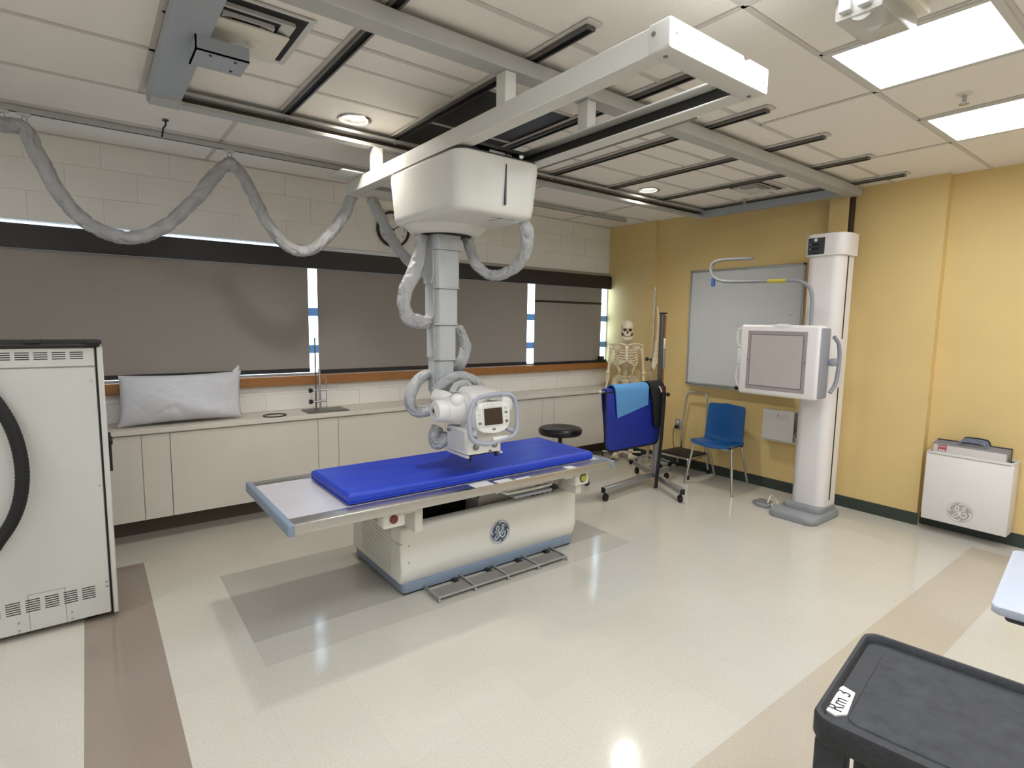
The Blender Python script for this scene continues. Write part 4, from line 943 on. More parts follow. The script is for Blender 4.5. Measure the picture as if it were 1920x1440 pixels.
# step stool with a tall chrome handrail
t = thing('step_stool', 'chrome step stool with black tread and tall hoop handrail', 'step stool', (5.08, 3.56, 0))
sx0, sx1, sy0, sy1, sz = 4.90, 5.235, 3.37, 3.735, .225
part('tread', MB().box((sx0, sy0, sz-.012), (sx1, sy1, sz+.006), .006), 'tread', t, True)
part('tread_frame', MB().tube([(x, y, sz-.02) for x, y in rrect(sx0-.006, sy0-.006, sx1+.006, sy1+.006, .03, 4)], .010, 8, True), 'chrome', t, True)
for a, b2 in (((sx0+.01, sy0+.01), (sx0-.02, sy0-.02)), ((sx1-.01, sy0+.01), (sx1+.02, sy0-.015)), ((sx0+.01, sy1-.01), (sx0-.02, sy1+.02)), ((sx1-.01, sy1-.01), (sx1+.02, sy1+.015))):
    lg = part('leg', MB().tube([(a[0], a[1], sz-.02), (b2[0], b2[1], .03)], .012, 10), 'chrome', t, True)
    part('rubber_foot', MB().cyl((b2[0], b2[1], 0), (b2[0], b2[1], .045), .017, .015, 14), 'black_rubber', lg, True)
part('handrail', MB().tube(catmull([(5.235, 3.70, .20), (5.23, 3.69, .45), (5.215, 3.645, .80), (5.21, 3.60, .865), (5.208, 3.54, .875), (5.206, 3.44, .872), (5.206, 3.395, .855), (5.206, 3.385, .80), (5.225, 3.385, .45), (5.235, 3.39, .20)], 6), .0115, 10), 'chrome', t, True)

# black round stool
sc = Vector((3.64, 3.965, 0))
t = thing('round_stool', 'black vinyl round stool on casters behind the x-ray table', 'stool', tuple(sc))
part('seat', MB().lathe([(0, .505), (.17, .505), (.20, .512), (.212, .530), (.214, .555), (.205, .574), (.18, .582), (.10, .578), (0, .574)], tuple(sc), 40), 'black_vinyl', t, True, smooth=60)
part('post', MB().cyl(sc+Vector((0, 0, .10)), sc+Vector((0, 0, .51)), .022).cyl(sc+Vector((0, 0, .08)), sc+Vector((0, 0, .30)), .032), 'black_plastic', t, True)
for k in range(5):
    a = math.radians(-38+72*k); d = Vector((math.cos(a), math.sin(a), 0))
    lg = part('leg', MB().tube(catmull([sc+Vector((0, 0, .13)), sc+d*.10+Vector((0, 0, .135)), sc+d*.22+Vector((0, 0, .115)), sc+d*.275+Vector((0, 0, .07))], 5), [.024-.0006*i for i in range(16)], 10), 'black_plastic', t, True)
    e = sc+d*.275; pd = Vector((-d.y, d.x, 0))
    part('caster', MB().cyl(e+Vector((0, 0, .027))-pd*.016, e+Vector((0, 0, .027))+pd*.016, .027, n=18, bev=.004), 'black_rubber', lg, True)

# ================================================================== apron rack and what hangs on it
AY = 3.42
rk = thing('apron_rack', 'grey metal apron rack on casters with tall post, in front of the skeleton', 'rack', (4.40, 3.42, 0))
PX, PYy = 4.435, 3.43
Aa, Ab = Vector((3.62, 3.35, .105)), Vector((4.74, 3.49, .105)); Ba, Bb = Vector((4.17, 2.91, .105)), Vector((4.64, 3.84, .105))
def sqbar(a, b, w, h):
    d = (b-a); L_ = d.length; ang = math.atan2(d.y, d.x); m = Matrix.Translation((a+b)/2) @ Matrix.Rotation(ang, 4, 'Z')
    return MB().box((-L_/2, -w/2, -h/2), (L_/2, w/2, h/2), .003, 1, m)
for a, b2 in ((Aa, Ab), (Ba, Bb)):
    br2 = part('base_bar', sqbar(a, b2, .045, .05), 'alu', rk, True)
    d = (b2-a).normalized()
    for e, sg in ((a, -1), (b2, 1)):
        part('end_plug', sqbar(e+d*sg*.001, e+d*sg*.006, .047, .052), 'black_plastic', br2, True)
        q = e-d*sg*.035; pd = Vector((-d.y, d.x, 0))
        cs = part('caster', MB().cyl((q.x, q.y, .033)-0*pd if False else Vector((q.x, q.y, .033))-pd*.014, Vector((q.x, q.y, .033))+pd*.014, .033, n=20, bev=.004), 'black_rubber', rk, True)
        part('caster_stem', MB().cyl((q.x, q.y, .05), (q.x, q.y, .085), .010), 'black_plastic', cs, True)
part('post', MB().box((PX-.022, PYy-.022, .08), (PX+.022, PYy+.022, .92), .003, 1), 'alu', rk, True)
ps = part('upper_post', MB().box((PX-.006, PYy-.020, .90), (PX+.030, PYy+.016, 1.70), .002, 1), 'steel_dark', rk, True)
part('wood_strip', MB().box((PX+.030, PYy-.022, .50), (PX+.052, PYy+.010, .93)).box((PX+.030, PYy-.022, .98), (PX+.050, PYy+.010, 1.16)).box((PX+.030, PYy-.022, 1.46), (PX+.052, PYy+.010, 1.68)), 'wood', ps, True)
part('white_clip', MB().box((PX+.026, PYy-.026, 1.36), (PX+.052, PYy+.012, 1.46), .003), 'ivory', ps, True)
part('grey_plate', MB().box((PX+.026, PYy-.024, 1.16), (PX+.058, PYy+.012, 1.36), .002), 'base_grey', ps, True)
part('top_cap', MB().box((PX-.010, PYy-.026, 1.695), (PX+.060, PYy+.02, 1.71), .003), 'black_plastic', ps, True)
part('head_block', MB().box((PX-.03, PYy-.04, .86), (PX+.075, PYy+.03, .985), .004), 'alu', rk, True)
kn = part('clamp_knob', MB().cyl((PX+.075, PYy-.01, .905), (PX+.125, PYy-.02, .903), .008).ball((PX+.135, PYy-.02, .903), .020), 'black_plastic', rk, True)
part('hanging_arm', MB().tube([(PX, AY, .985), (3.62, AY, .985)], .014, 10), 'alu', rk, True)
part('arm_tip', MB().ball((3.605, AY, .990), (.016, .012, .012)), 'ivory', rk, True)
# blue lead apron hung over the arm
def drape(poly_front, yf, yb, ztop, th, x0, x1, zback, rad=.02):
    """sheet folded over the arm: front outline + matching rounded fold + back flap"""
    f = lambda u, v, d: Vector((u, d, v))
    mb = MB().prism(poly_front, f, yf, yf+th, min(th*.4, .004))
    mb.prism([(x0+.06, zback), (x1-.01, zback), (x1, ztop-.005), (x0, ztop-.005)], f, yb-th, yb, min(th*.4, .004))
    n = 8; ym = (yf+yb)/2; ro = (yb-yf)/2; ri = max(ro-th, .001); V = []; F = []
    for k in range(n+1):
        a = pi*k/n
        for x in (x0, x1):
            V.append((x, ym-ro*math.cos(a), ztop-.006+ro*math.sin(a)*.9)); V.append((x, ym-ri*math.cos(a), ztop-.006+ri*math.sin(a)*.9))
    for k in range(n):
        a = 4*k; b = a+4
        F += [(a, a+2, b+2, b), (a+1, b+1, b+3, a+3), (a, b, b+1, a+1), (a+2, a+3, b+3, b+2)]
    return mb.add(V, F)
t = thing('lead_apron', 'royal blue lead apron with dark binding hung on the rack arm', 'apron', (3.98, AY, .43))
out = fillet([(3.655, .435), (4.405, .440), (4.42, .985), (3.645, .985)], [.10, .06, .01, .02], 6)
part('panel', drape(out, AY-.040, AY+.040, .985, .016, 3.66, 4.41, .55), 'apron_blue', t, True)
part('binding', MB().tube([(u, AY-.036, v) for u, v in out], .010, 8, True), 'apron_edge', t, True)
part('tag', MB().prism(rrect(4.335, .655, 4.395, .715, .012, 3), lambda u, v, d: Vector((u, d, v)), AY-.044, AY-.039), 'tape_white', t, True)
part('tag_mark', MB().prism(rrect(4.352, .672, 4.380, .698, .004, 2), lambda u, v, d: Vector((u, d, v)), AY-.0455, AY-.0435), 'alu', t, True)
part('stitch_loop', MB().tube(catmull([(4.26, AY-.044, .865), (4.28, AY-.048, .845), (4.285, AY-.046, .82)], 4), .004, 6), 'cloth_blue', t, True)
t = thing('blue_cloth', 'light blue cloth folded over the blue apron on the rack', 'cloth', (3.93, AY-.05, .75))
out = [(3.785, .745), (4.205, .835), (4.205, .995), (3.745, .995)]
part('fold', drape(out, AY-.062, AY+.062, .998, .012, 3.745, 4.205, .80), 'cloth_blue', t, True)
t = thing('black_apron', 'black apron bunched over the rack arm beside the post', 'apron', (4.30, AY-.06, .60))
out = fillet([(4.26, .86), (4.30, .62), (4.40, .60), (4.43, .80), (4.42, .995), (4.215, .995)], .02, 3)
part('fold', drape(out, AY-.075, AY+.065, 1.000, .022, 4.215, 4.42, .70), 'black_cloth', t, True)
part('white_edge', MB().tube(catmull([(4.325, AY-.085, 1.005), (4.345, AY-.088, .985), (4.36, AY-.088, .95)], 4), .007, 6), 'tape_white', t, True)
part('maroon_edge', MB().box((4.365, AY-.090, .92), (4.425, AY-.074, 1.005), .006), 'maroon', t, True)
st = [(4.375, AY-.112, .95), (4.366, AY-.112, .70), (4.352, AY-.112, .45), (4.325, AY-.114, .22), (4.300, AY-.116, .02)]
single('black_strap', MB().tube(catmull(st, 8), .026, 10, up=(1, 0, 0), sq=.35), 'black_cloth', 'long black strap hanging from the rack arm down to the floor', 'strap')

# ================================================================== skeleton
SK = (4.985, 4.33, 0)
sk = thing('skeleton_model', 'life-size model skeleton standing in the corner behind the apron rack', 'skeleton', SK, math.radians(-46))
def bone(pts, rs, n=8, m=5):
    q = catmull(pts, m); N = len(q)
    R = []
    for i in range(N):
        f = i/(N-1)*(len(rs)-1); j = min(int(f), len(rs)-2); R.append(1.4*(rs[j]+(rs[j+1]-rs[j])*(f-j)))
    return MB().tube(q, R, n)
cr_ = MB()
b = bmesh.new(); bmesh.ops.create_uvsphere(b, u_segments=24, v_segments=18, radius=1)
for v in b.verts:
    c = v.co.copy(); x, y, z = c.x*.074, c.y*.092+.012, c.z*.078
    if z < 0 and y < 0: x *= .92; z *= 1.0
    if y > .04: z += .004
    v.co = Vector((x, y, z+1.562))
cr_.bm(b)
cr_.ball((0, -.052, 1.500), (.052, .034, .050)).ball((-.045, -.052, 1.512), (.020, .022, .014)).ball((.045, -.052, 1.512), (.020, .022, .014)).ball((0, -.068, 1.548), (.058, .016, .012))
cr_.box((-.030, -.086, 1.462), (.030, -.050, 1.478), .006)
sku = part('skull', cr_, 'bone', sk)
for s in (-1, 1): part('eye_socket', MB().ball((s*.028, -.076, 1.527), (.021, .016, .018)), 'bone_dark', sku)
part('nose_cavity', MB().ball((0, -.084, 1.500), (.012, .012, .018)), 'bone_dark', sku)
part('mouth_line', MB().box((-.034, -.0935, 1.4545), (.034, -.060, 1.4585)), 'bone_dark', sku)
for s in (-1, 1): part('cheek_hollow', MB().ball((s*.052, -.040, 1.478), (.012, .026, .020)), 'bone_dark', sku)
part('teeth', MB().box((-.026, -.092, 1.450), (.026, -.070, 1.464), .004), 'ivory', sku)
part('mandible', bone([(-.058, 0, 1.500), (-.056, -.012, 1.455), (-.040, -.062, 1.432), (0, -.088, 1.424), (.040, -.062, 1.432), (.056, -.012, 1.455), (.058, 0, 1.500)], [.007, .011, .012, .013, .012, .011, .007]), 'bone', sku)
sp = MB(); nV = 23
def spine_pt(t):
    z = 1.46-t*.56; y = .018+.030*math.sin(t*2*pi*.95+.5)*(-1)
    return Vector((0, y, z))
for i in range(nV):
    p = spine_pt(i/(nV-1)); r = .013+.011*i/(nV-1)
    sp.cyl(p-Vector((0, 0, .008)), p+Vector((0, 0, .008)), r, n=10, bev=.002).tube([p, p+Vector((0, .035, -.012))], [.007, .004], 6).tube([p+Vector((-.030, .012, 0)), p+Vector((.030, .012, 0))], .004, 6)
part('spine', sp, 'bone', sk)
part('sternum', MB().prism(fillet([(-.024, 1.345), (.024, 1.345), (.012, 1.30), (.017, 1.22), (.008, 1.165), (-.008, 1.165), (-.017, 1.22), (-.012, 1.30)], .004, 2), lambda u, v, d: Vector((u, d-.10*(1.36-v)*.5-.078, v)), -.005, .006, .002), 'bone', sk)
for i in range(10):
    t_ = .24+.038*i; p = spine_pt(t_); zt = p.z; w = .075+.052*math.sin(min(1, (i+1)/6)*pi/2)-(.012*max(0, i-6)); dz = -.035-.008*i
    for s in (-1, 1):
        zf = max(1.165, zt+dz) if i < 7 else zt+dz-.02
        front = (s*.018, -.088-.03*min(1, i/4), zf) if i < 7 else (s*(.06+.014*(i-7)), -.070+.02*(i-7), zf)
        part('rib', bone([(s*.014, p.y+.012, zt), (s*w*.62, p.y+.050, zt-.006), (s*w, .0, zt+dz*.42), (s*w*.80, -.070, zt+dz*.9), front], [.005, .0055, .006, .0055, .005], 6, 4), 'bone', sk)
for s in (-1, 1):
    part('clavicle', bone([(s*.018, -.078, 1.352), (s*.07, -.085, 1.368), (s*.125, -.040, 1.368), (s*.172, -.005, 1.350)], [.009, .007, .007, .010]), 'bone', sk)
    part('scapula', MB().prism(fillet([(.075, 1.335), (.165, 1.345), (.150, 1.305), (.098, 1.205), (.080, 1.245)], .01, 3), lambda u, v, d: Vector((s*u, .070+d-.25*(u-.075), v)), -.003, .003, .001), 'bone', sk)
    part('acromion', bone([(s*.085, .070, 1.325), (s*.14, .055, 1.350), (s*.185, .012, 1.350)], [.005, .008, .010]), 'bone', sk)
    part('humerus', bone([(s*.168, .0, 1.318), (s*.178, .0, 1.28), (s*.190, .0, 1.18), (s*.200, .0, 1.06), (s*.205, .0, 1.025)], [.021, .014, .010, .011, .021]), 'bone', sk)
    part('ulna', bone([(s*.207, .016, 1.035), (s*.215, .012, .98), (s*.212, .010, .88), (s*.215, .006, .79)], [.012, .009, .007, .006]), 'bone', sk)
    part('radius', bone([(s*.200, -.006, 1.012), (s*.200, -.010, .95), (s*.220, -.012, .86), (s*.222, -.010, .785)], [.010, .007, .007, .011]), 'bone', sk)
    hd = MB().ball((s*.220, -.004, .765), (.020, .010, .018))
    for k in range(5):
        dx = (k-2)*.013; ln = (.055, .085, .095, .088, .07)[k]
        hd.tube(catmull([(s*.220+dx*.7, -.006, .755), (s*.222+dx, -.012, .715), (s*.222+dx*1.2, -.018, .715-ln*.5), (s*.222+dx*1.2, -.014, .715-ln)], 3), [.006, .005, .005, .0055, .0045, .0045, .005, .004, .004, .003], 6)
    part('hand', hd, 'bone', sk)
    # hip bone: flared wing plus lower ring
    V = []; F = []; nu, nv = 12, 6
    for j in range(nv+1):
        for i in range(nu+1):
            a = math.radians(-70+200*i/nu); rr = .022+.078*j/nv
            V.append((s*(.064+rr*math.cos(a)*.80+.012*j/nv), .020-rr*.55*math.sin(a-.6)+.02*(1-j/nv), .905+rr*math.sin(a)*1.0))
    for j in range(nv):
        for i in range(nu): a = j*(nu+1)+i; F.append((a, a+1, a+nu+2, a+nu+1))
    b = MB().add(V, F).tobm(); bmesh.ops.recalc_face_normals(b, faces=b.faces); bmesh.ops.solidify(b, geom=list(b.faces), thickness=.006)
    hip = MB().bm(b)
    hip.add(*(lambda m: (m.V, m.F))(bone([(s*.125, .0, .895), (s*.108, .0, .850), (s*.095, -.01, .828)], [.010, .018, .022])))
    hip.add(*(lambda m: (m.V, m.F))(bone([(s*.095, -.015, .840), (s*.055, -.045, .820), (s*.010, -.058, .812)], [.014, .009, .011])))
    hip.add(*(lambda m: (m.V, m.F))(bone([(s*.085, .020, .825), (s*.055, .010, .775), (s*.020, -.04, .800)], [.012, .012, .008])))
    part('hip_bone', hip, 'bone', sk, smooth=60)
    part('femur', bone([(s*.090, .0, .832), (s*.135, .005, .815), (s*.138, .0, .77), (s*.115, -.012, .60), (s*.092, .0, .475), (s*.088, .0, .445)], [.022, .014, .017, .013, .016, .030], 10), 'bone', sk)
    part('tibia', bone([(s*.086, .0, .432), (s*.086, -.004, .38), (s*.085, .0, .22), (s*.084, .004, .10)], [.030, .017, .012, .016], 10), 'bone', sk)
    part('fibula', bone([(s*.118, .014, .41), (s*.112, .014, .25), (s*.108, .012, .09)], [.008, .006, .009]), 'bone', sk)
    ft = MB().ball((s*.088, .030, .062), (.022, .034, .028)).ball((s*.090, -.020, .060), (.026, .034, .020))
    for k in range(5):
        dx = (k-2)*.016; ft.tube(catmull([(s*.09+dx*.6, -.04, .058), (s*.095+dx, -.09, .046), (s*.098+dx*1.1, -.135, .036)], 4), [.009, .008, .007, .007, .007, .007, .0065, .006, .005], 6)
    part('foot', ft, 'bone', sk)
part('sacrum', MB().prism(fillet([(-.045, .945), (.045, .945), (.022, .875), (.006, .830), (-.006, .830), (-.022, .875)], .008, 3), lambda u, v, d: Vector((u, .030+d+.12*(.945-v), v)), -.008, .012, .004), 'bone', sk)
stn = part('stand_pole', MB().cyl((0, .075, .03), (0, .075, .90), .012).tube([(0, .075, .88), (0, .05, .90)], .010, 8), 'chrome', sk)
for k in range(5):
    a = 2*pi*k/5+.4; e = Vector((.24*math.cos(a), .06+.24*math.sin(a), .045))
    lg = part('stand_leg', MB().tube([(0, .075, .07), e+Vector((0, 0, .012))], .011, 8), 'ivory', sk)
    part('caster', MB().cyl((e.x-.008, e.y, .022), (e.x+.008, e.y, .022), .022, n=14), 'black_rubber', lg)

# ================================================================== pole with the spine model
pp = Vector((5.125, 4.065, 0))
t = thing('chrome_pole', 'tall chrome pole stand with clamp beside the skeleton', 'pole', tuple(pp))
part('pole', MB().cyl(pp+Vector((0, 0, .06)), pp+Vector((0, 0, 1.35)), .013).cyl(pp+Vector((0, 0, 1.30)), pp+Vector((0, 0, 2.0)), .009), 'chrome', t, True)
part('tip', MB().ball(pp+Vector((0, 0, 2.0)), .013), 'chrome', t, True)
ck = part('clamp', MB().box(pp+Vector((-.025, -.025, 1.15)), pp+Vector((.025, .025, 1.21)), .006).box(pp+Vector((-.05, -.02, 1.06)), pp+Vector((-.03, .0, 1.18)), .004), 'chrome', t, True)
part('clamp_knob', MB().ball(pp+Vector((-.055, .03, 1.20)), .022), 'black_plastic', ck, True)
for k, (dx, dy) in enumerate(((-.28, -.10), (-.25, .04), (.05, -.27), (-.12, -.27))):
    e = pp+Vector((dx, dy, .04))
    if e.x > 5.2: e.x = 5.2
    lg = part('leg', MB().tube([pp+Vector((0, 0, .09)), e+Vector((0, 0, .01))], .011, 8), 'base_grey', t, True)
    part('caster', MB().cyl((e.x, e.y-.01, .025), (e.x, e.y+.01, .025), .025, n=14, bev=.003), 'black_rubber', lg, True)
t = thing('spine_model', 'model of a human spine hanging beside the chrome pole', 'spine model', (5.14, 3.99, 1.11))
smb = MB()
pts = [at(*p, y=3.985) for p in [(1233, 579), (1234, 595), (1235, 612), (1233, 632), (1230, 650), (1228, 668), (1226, 680)]]
q = catmull(pts, 5)
for i, p in enumerate(q):
    if i < 5: smb.cyl(p-Vector((0, 0, .012)), p+Vector((0, 0, .012)), .006, n=8)
    else:
        r = .012+.010*(i/len(q)); smb.cyl(p-Vector((0, 0, .009)), p+Vector((0, 0, .007)), r, n=10, bev=.002).tube([p, p+Vector((.036, -.030, -.006))], [.007, .004], 6).tube([p+Vector((-.022, -.026, 0)), p+Vector((.022, .026, 0))], .005, 6)
part('vertebrae', smb, 'bone', t, True)
e = q[-1]; part('sacrum', MB().ball(e+Vector((0, 0, -.03)), (.028, .024, .05)), 'bone', t, True)
part('cord_loop', MB().tube(catmull([tuple(q[0]), tuple(q[0]+Vector((0, .02, .03))), (pp.x, pp.y-.004, q[0].z+.02)], 4), .003, 6), 'ivory', t, True)

# ================================================================== on the worktop and the sill
# pillow leaning on the wall
def pillow(p00, p10, p01, depth, nx=56, ny=34):
    o = Vector(p00); U = Vector(p10)-o; Vv = Vector(p01)-o; N = U.cross(Vv).normalized(); V = []; F = []
    for side in (1, -1):
        for j in range(ny+1):
            for i in range(nx+1):
                u, v = i/nx, j/ny
                uu, vv = 2*u-1, 2*v-1
                pin = .045*(1-abs(vv)**2)*uu*abs(uu)+0
                prf = max(0, (1-abs(uu)**3.2)*(1-abs(vv)**3.2))**.5
                wr = .022*noise.noise(Vector((u*3, v*2.2+u*2, side)))-.045*max(0, .28-abs(noise.noise(Vector((u*3.2-v*1.6, v*1.1+u*.8, 3.3)))*1.5))*1.2-.02*max(0, .25-abs(noise.noise(Vector((u*7+v*3, v*2.5, 8)))*1.5))+.006
                p = o+U*(u-pin*.4)+Vv*(v-.05*(1-abs(uu)**2)*vv*abs(vv)*.8)+N*side*(depth*prf+(wr*prf if prf > .05 else 0))
                V.append(p)
    k = (nx+1)*(ny+1)
    for s in (0, 1):
        for j in range(ny):
            for i in range(nx):
                a = s*k+j*(nx+1)+i; f = (a, a+1, a+nx+2, a+nx+1); F.append(f if s == 0 else f[::-1])
    for i in range(nx): F.append((i, i+1, k+i+1, k+i)); F.append((ny*(nx+1)+i+1, ny*(nx+1)+i, k+ny*(nx+1)+i, k+ny*(nx+1)+i+1))
    for j in range(ny): F.append(((j+1)*(nx+1), j*(nx+1), k+j*(nx+1), k+(j+1)*(nx+1))); F.append((j*(nx+1)+nx, (j+1)*(nx+1)+nx, k+(j+1)*(nx+1)+nx, k+j*(nx+1)+nx))
    b = MB().add(V, F).tobm(); bmesh.ops.remove_doubles(b, verts=b.verts, dist=.0006); return MB().bm(b)
t = thing('pillow', 'white pillow leaning on the window sill above the worktop', 'pillow', (.52, 4.68, .82))
part('case', pillow((.135, 4.640, .828), (.925, 4.650, .832), (.160, 4.735, 1.180), .085), 'pillow', t, True, smooth=75)
part('corner_tuft', MB().tube(catmull([(.90, 4.73, 1.17), (.925, 4.735, 1.20), (.93, 4.74, 1.225)], 4), [.02, .022, .02, .018, .016, .012, .01, .008, .005], 8, sq=.4), 'pillow', t, True, smooth=75)
# lab stand
t = thing('lab_stand', 'chrome rod stand with black knobs on the worktop', 'stand', (1.58, 4.70, .82))
part('base_plate', MB().box((1.42, 4.58, .8205), (1.76, 4.80, .829), .002, 1), 'steel_dark', t, True)
part('rod', MB().cyl((1.515, 4.70, .829), (1.515, 4.70, 1.44), .006, n=10), 'steel_dark', t, True)
part('rod', MB().cyl((1.545, 4.69, .829), (1.545, 4.69, 1.18), .010, n=10), 'chrome', t, True)
part('hook_rod', MB().tube(catmull([(1.60, 4.69, .83), (1.60, 4.69, 1.06), (1.595, 4.69, 1.10), (1.575, 4.69, 1.11)], 5), .004, 8), 'chrome', t, True)
for z in (.905, 1.0):
    cb = part('clamp_bar', MB().cyl((1.48, 4.685, z), (1.60, 4.685, z), .008, n=10), 'chrome', t, True)
    part('knob', MB().cyl((1.455, 4.682, z), (1.482, 4.685, z), .022, .014, 16, .003), 'black_plastic', cb, True)
c = at(518, 780, z=.825)
single('black_ring', MB().tube([(c.x+.085*math.cos(a), 4.635+.075*math.sin(a), .8245) for a in [2*pi*k/40 for k in range(40)]], .0045, 8, True), 'black_plastic', 'thin black ring lying flat on the worktop', 'ring')
t = thing('sill_box', 'low black device on the window sill in the corner', 'device', (5.1, 4.86, 1.112))
part('base', MB().prism(fillet([(4.97, 4.836), (5.22, 4.836), (5.20, 4.872), (4.99, 4.872)], .015, 3), lambda u, v, d: Vector((u, v, d)), 1.1125, 1.135, .004), 'black_plastic', t, True)
part('top', MB().box((5.07, 4.840, 1.132), (5.16, 4.870, 1.19), .006).box((5.02, 4.838, 1.13), (5.19, 4.871, 1.15), .005), 'black_plastic', t, True)

# ================================================================== left equipment cabinet
cb = thing('equipment_cabinet', 'tall white equipment cabinet with black lid, louvres and ribbed hose', 'cabinet', (-.45, 3.82, 0))
kx0, kx1, ky0, ky1, kz0, kz1 = -1.05, .030, 3.50, 4.14, .03, 1.437
bd = part('body', MB().box((kx0, ky0+.012, kz0), (kx1, ky1, kz1), .004, 1), 'cab_white', cb, True)
fp = part('front_panel', MB().box((kx0, ky0, kz0+.004), (kx1-.004, ky0+.014, 1.336), .003, 1), 'cab_white', cb, True)
part('top_panel', MB().box((kx0, ky0, 1.342), (kx1-.004, ky0+.014, kz1-.004), .003, 1), 'cab_white', cb, True)
part('side_gap', MB().box((kx1-.002, ky0+.006, kz0), (kx1+.006, ky1-.01, kz1)), 'slot_black', bd, True)
part('side_panel', MB().box((kx1+.006, ky0-.004, kz0-.004), (kx1+.030, ky1, kz1), .004, 1), 'cab_white', cb, True)
for kx in range(9):
    xa = -.019-.068*kx-.052
    for j in range(4): part('vent_slot', MB().box((xa, ky0-.0008, 1.379+j*.0105), (xa+.052, ky0+.003, 1.3835+j*.0105)), 'slot_black', fp, True)
for kx in range(7):
    xa = -.035-.0735*kx-.055
    for j in range(6): part('vent_slot', MB().box((xa, ky0-.0008, .135+j*.0115), (xa+.055, ky0+.003, .1395+j*.0115)), 'slot_black', fp, True)
mb = MB()
for lo, hi in (((-.30, .035), (-.298, .222)), ((-.158, .035), (-.156, .222)), ((-.30, .220), (-.156, .222))): mb.box((lo[0], ky0-.0006, lo[1]), (hi[0], ky0+.002, hi[1]))
part('hatch_seam', mb, 'key_grey', fp, True)
for xx, zz in ((.006, 1.268), (.012, .724), (.014, .205), (.014, .18), (-.135, .082), (-.135, .05), (-.34, .09), (-.34, .05)): part('screw', MB().cyl((xx, ky0+.001, zz), (xx, ky0-.003, zz), .006, n=10), 'alu', fp, True)
part('lid', MB().box((kx0-.01, ky0-.02, kz1+.004), (kx1+.022, ky1+.01, kz1+.018), .005).box((kx0, ky0, kz1), (kx1+.01, ky1, kz1+.006)), 'black_plastic', cb, True)
part('lid_latch', MB().box((-.235, ky0-.024, kz1+.02), (-.175, ky0+.03, kz1+.036), .004), 'black_plastic', cb, True)
part('lid_latch', MB().box((-.005, ky0-.03, kz1+.016), (.058, ky0+.03, kz1+.036), .005), 'black_plastic', cb, True)
part('side_handle', MB().box((kx1+.030, 3.55, .78), (kx1+.044, 3.585, .985), .004).box((kx1+.030, 3.545, .92), (kx1+.050, 3.60, .96), .006), 'black_plastic', cb, True)
for xx in (-.95, -.05): part('foot', MB().cyl((xx, 3.60, 0), (xx, 3.60, .035), .035, n=18).cyl((xx, 4.05, 0), (xx, 4.05, .035), .035, n=18), 'black_rubber', cb, True)
hp = [at(*p, y=3.44) for p in [(-70, 690), (-25, 735), (0, 765), (22, 803), (36, 845), (42, 890), (38, 935), (24, 975), (0, 1012), (-30, 1045)]]
hp = [Vector((hp[0].x-.14, 3.50, hp[0].z+.05))]+hp+[Vector((hp[-1].x-.16, 3.50, hp[-1].z-.06))]
q = catmull(hp, 12); part('ribbed_hose', MB().tube(q, [.0265+.0018*(i % 2) for i in range(len(q))], 16), 'black_rubber', cb, True, label='black ribbed hose')

# ================================================================== black utility cart
ca = math.radians(8)
ct = thing('utility_cart', 'black plastic utility cart with a handwritten white tape on its tray', 'cart', (1.2, .1, 0), ca)
_o = Matrix.Rotation(-ca, 3, 'Z')
far = _o @ (Vector((1.492, .490, 0))-Vector((1.2, .1, 0)))
cx1, cyT = far.x+.006, far.y+.006; cx0 = cx1-.430; cyB = cyT-.86; cz = .85
def tray(z, depth, wall):
    out = [(x, y, z) for x, y in rrect(cx0, cyB, cx1, cyT, .035, 6)]
    def rg(ins, z_): return [(x, y, z_) for x, y in rrect(cx0+ins, cyB+ins, cx1-ins, cyT-ins, .035-ins*.3, 6)]
    return MB().loft([rg(.004, z-depth-.010), rg(.0, z-depth), rg(0, z-.006), rg(.003, z), rg(.009, z), rg(.012, z-.003), rg(.016, z-wall)])
tt = part('top_tray', tray(cz, .042, .016), 'cart_black', ct)
part('tray_surface', MB().prism(rrect(cx0+.05, cyB+.05, cx1-.05, cyT-.05, .02, 4), lambda u, v, d: Vector((u, v, d)), cz-.018, cz-.0135, .002, 1), 'cart_top', tt)
lt = part('lower_tray', tray(.42, .055, .03), 'cart_black', ct)
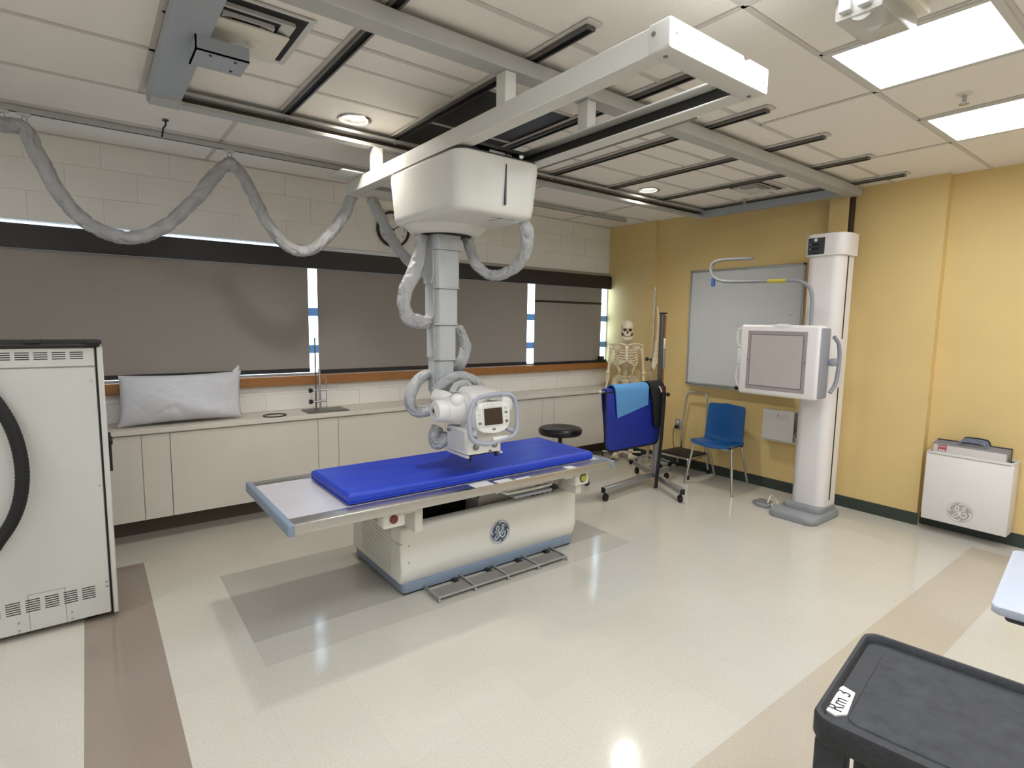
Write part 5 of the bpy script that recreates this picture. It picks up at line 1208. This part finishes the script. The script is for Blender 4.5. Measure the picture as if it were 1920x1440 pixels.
for sx in (cx0+.032, cx1-.032):
    for sy in (cyB+.036, cyT-.036):
        lg = part('corner_post', MB().box((sx-.024, sy-.028, .25), (sx+.024, sy+.028, cz-.045), .010), 'cart_black', ct)
        part('caster', MB().cyl((sx-.014, sy, .05), (sx+.014, sy, .05), .05, n=20, bev=.005).box((sx-.02, sy-.03, .06), (sx+.02, sy+.03, .25), .004), 'black_rubber', lg)
_t = _o @ (Vector((1.180, .426, 0))-Vector((1.2, .1, 0))); tx, ty = _t.x, _t.y
tp = part('tape_label', MB().prism([(tx-.055, ty-.006), (tx-.035, ty-.022), (tx+.050, ty-.016), (tx+.058, ty+.008), (tx+.03, ty+.016), (tx-.050, ty+.013)], lambda u, v, d: Vector((u, v, d)), cz-.0165, cz-.0125), 'tape_white', tt)
V, F = text_mesh('Rm 3', .038)
tp2 = part('handwriting', MB().add([Vector((tx+v.x, ty+v.y-.001, cz-.0120)) for v in V], F), 'ink', tt, smooth=0)

# grey mobile table at the edge of the view
mt_ = thing('mobile_table', 'light grey mobile table with dark under-rail beyond the black cart', 'table', (2.36, .05, 0), math.radians(6))
o6 = Matrix.Rotation(-math.radians(6), 3, 'Z'); pa = o6 @ (Vector((2.03, .365, 0))-Vector((2.36, .05, 0)))
part('top', MB().prism(rrect(pa.x, pa.y-.62, pa.x+.60, pa.y, .02, 5), lambda u, v, d: Vector((u, v, d)), .782, .805, .006, 3), 'slab_grey', mt_)
part('under_rail', MB().prism(rrect(pa.x+.02, pa.y-.60, pa.x+.55, pa.y-.03, .015, 4), lambda u, v, d: Vector((u, v, d)), .760, .783, .006), 'slab_dark', mt_)
part('column', MB().box((pa.x+.26, pa.y-.40, .08), (pa.x+.34, pa.y-.32, .762), .006), 'base_grey', mt_)
for s in (-1, 1):
    part('base_bar', MB().box((pa.x+.02, pa.y-.36+s*.10-.02, .045), (pa.x+.56, pa.y-.36+s*.10+.02, .085), .006), 'base_grey', mt_)
    for u in (.05, .53): part('caster', MB().cyl((pa.x+u, pa.y-.36+s*.10-.012, .024), (pa.x+u, pa.y-.36+s*.10+.012, .024), .024, n=16), 'black_rubber', mt_)
part('base_cross', MB().box((pa.x+.25, pa.y-.47, .05), (pa.x+.35, pa.y-.25, .09), .004), 'base_grey', mt_)
for o in bpy.data.objects:
    if '_m' in o: del o['_m']
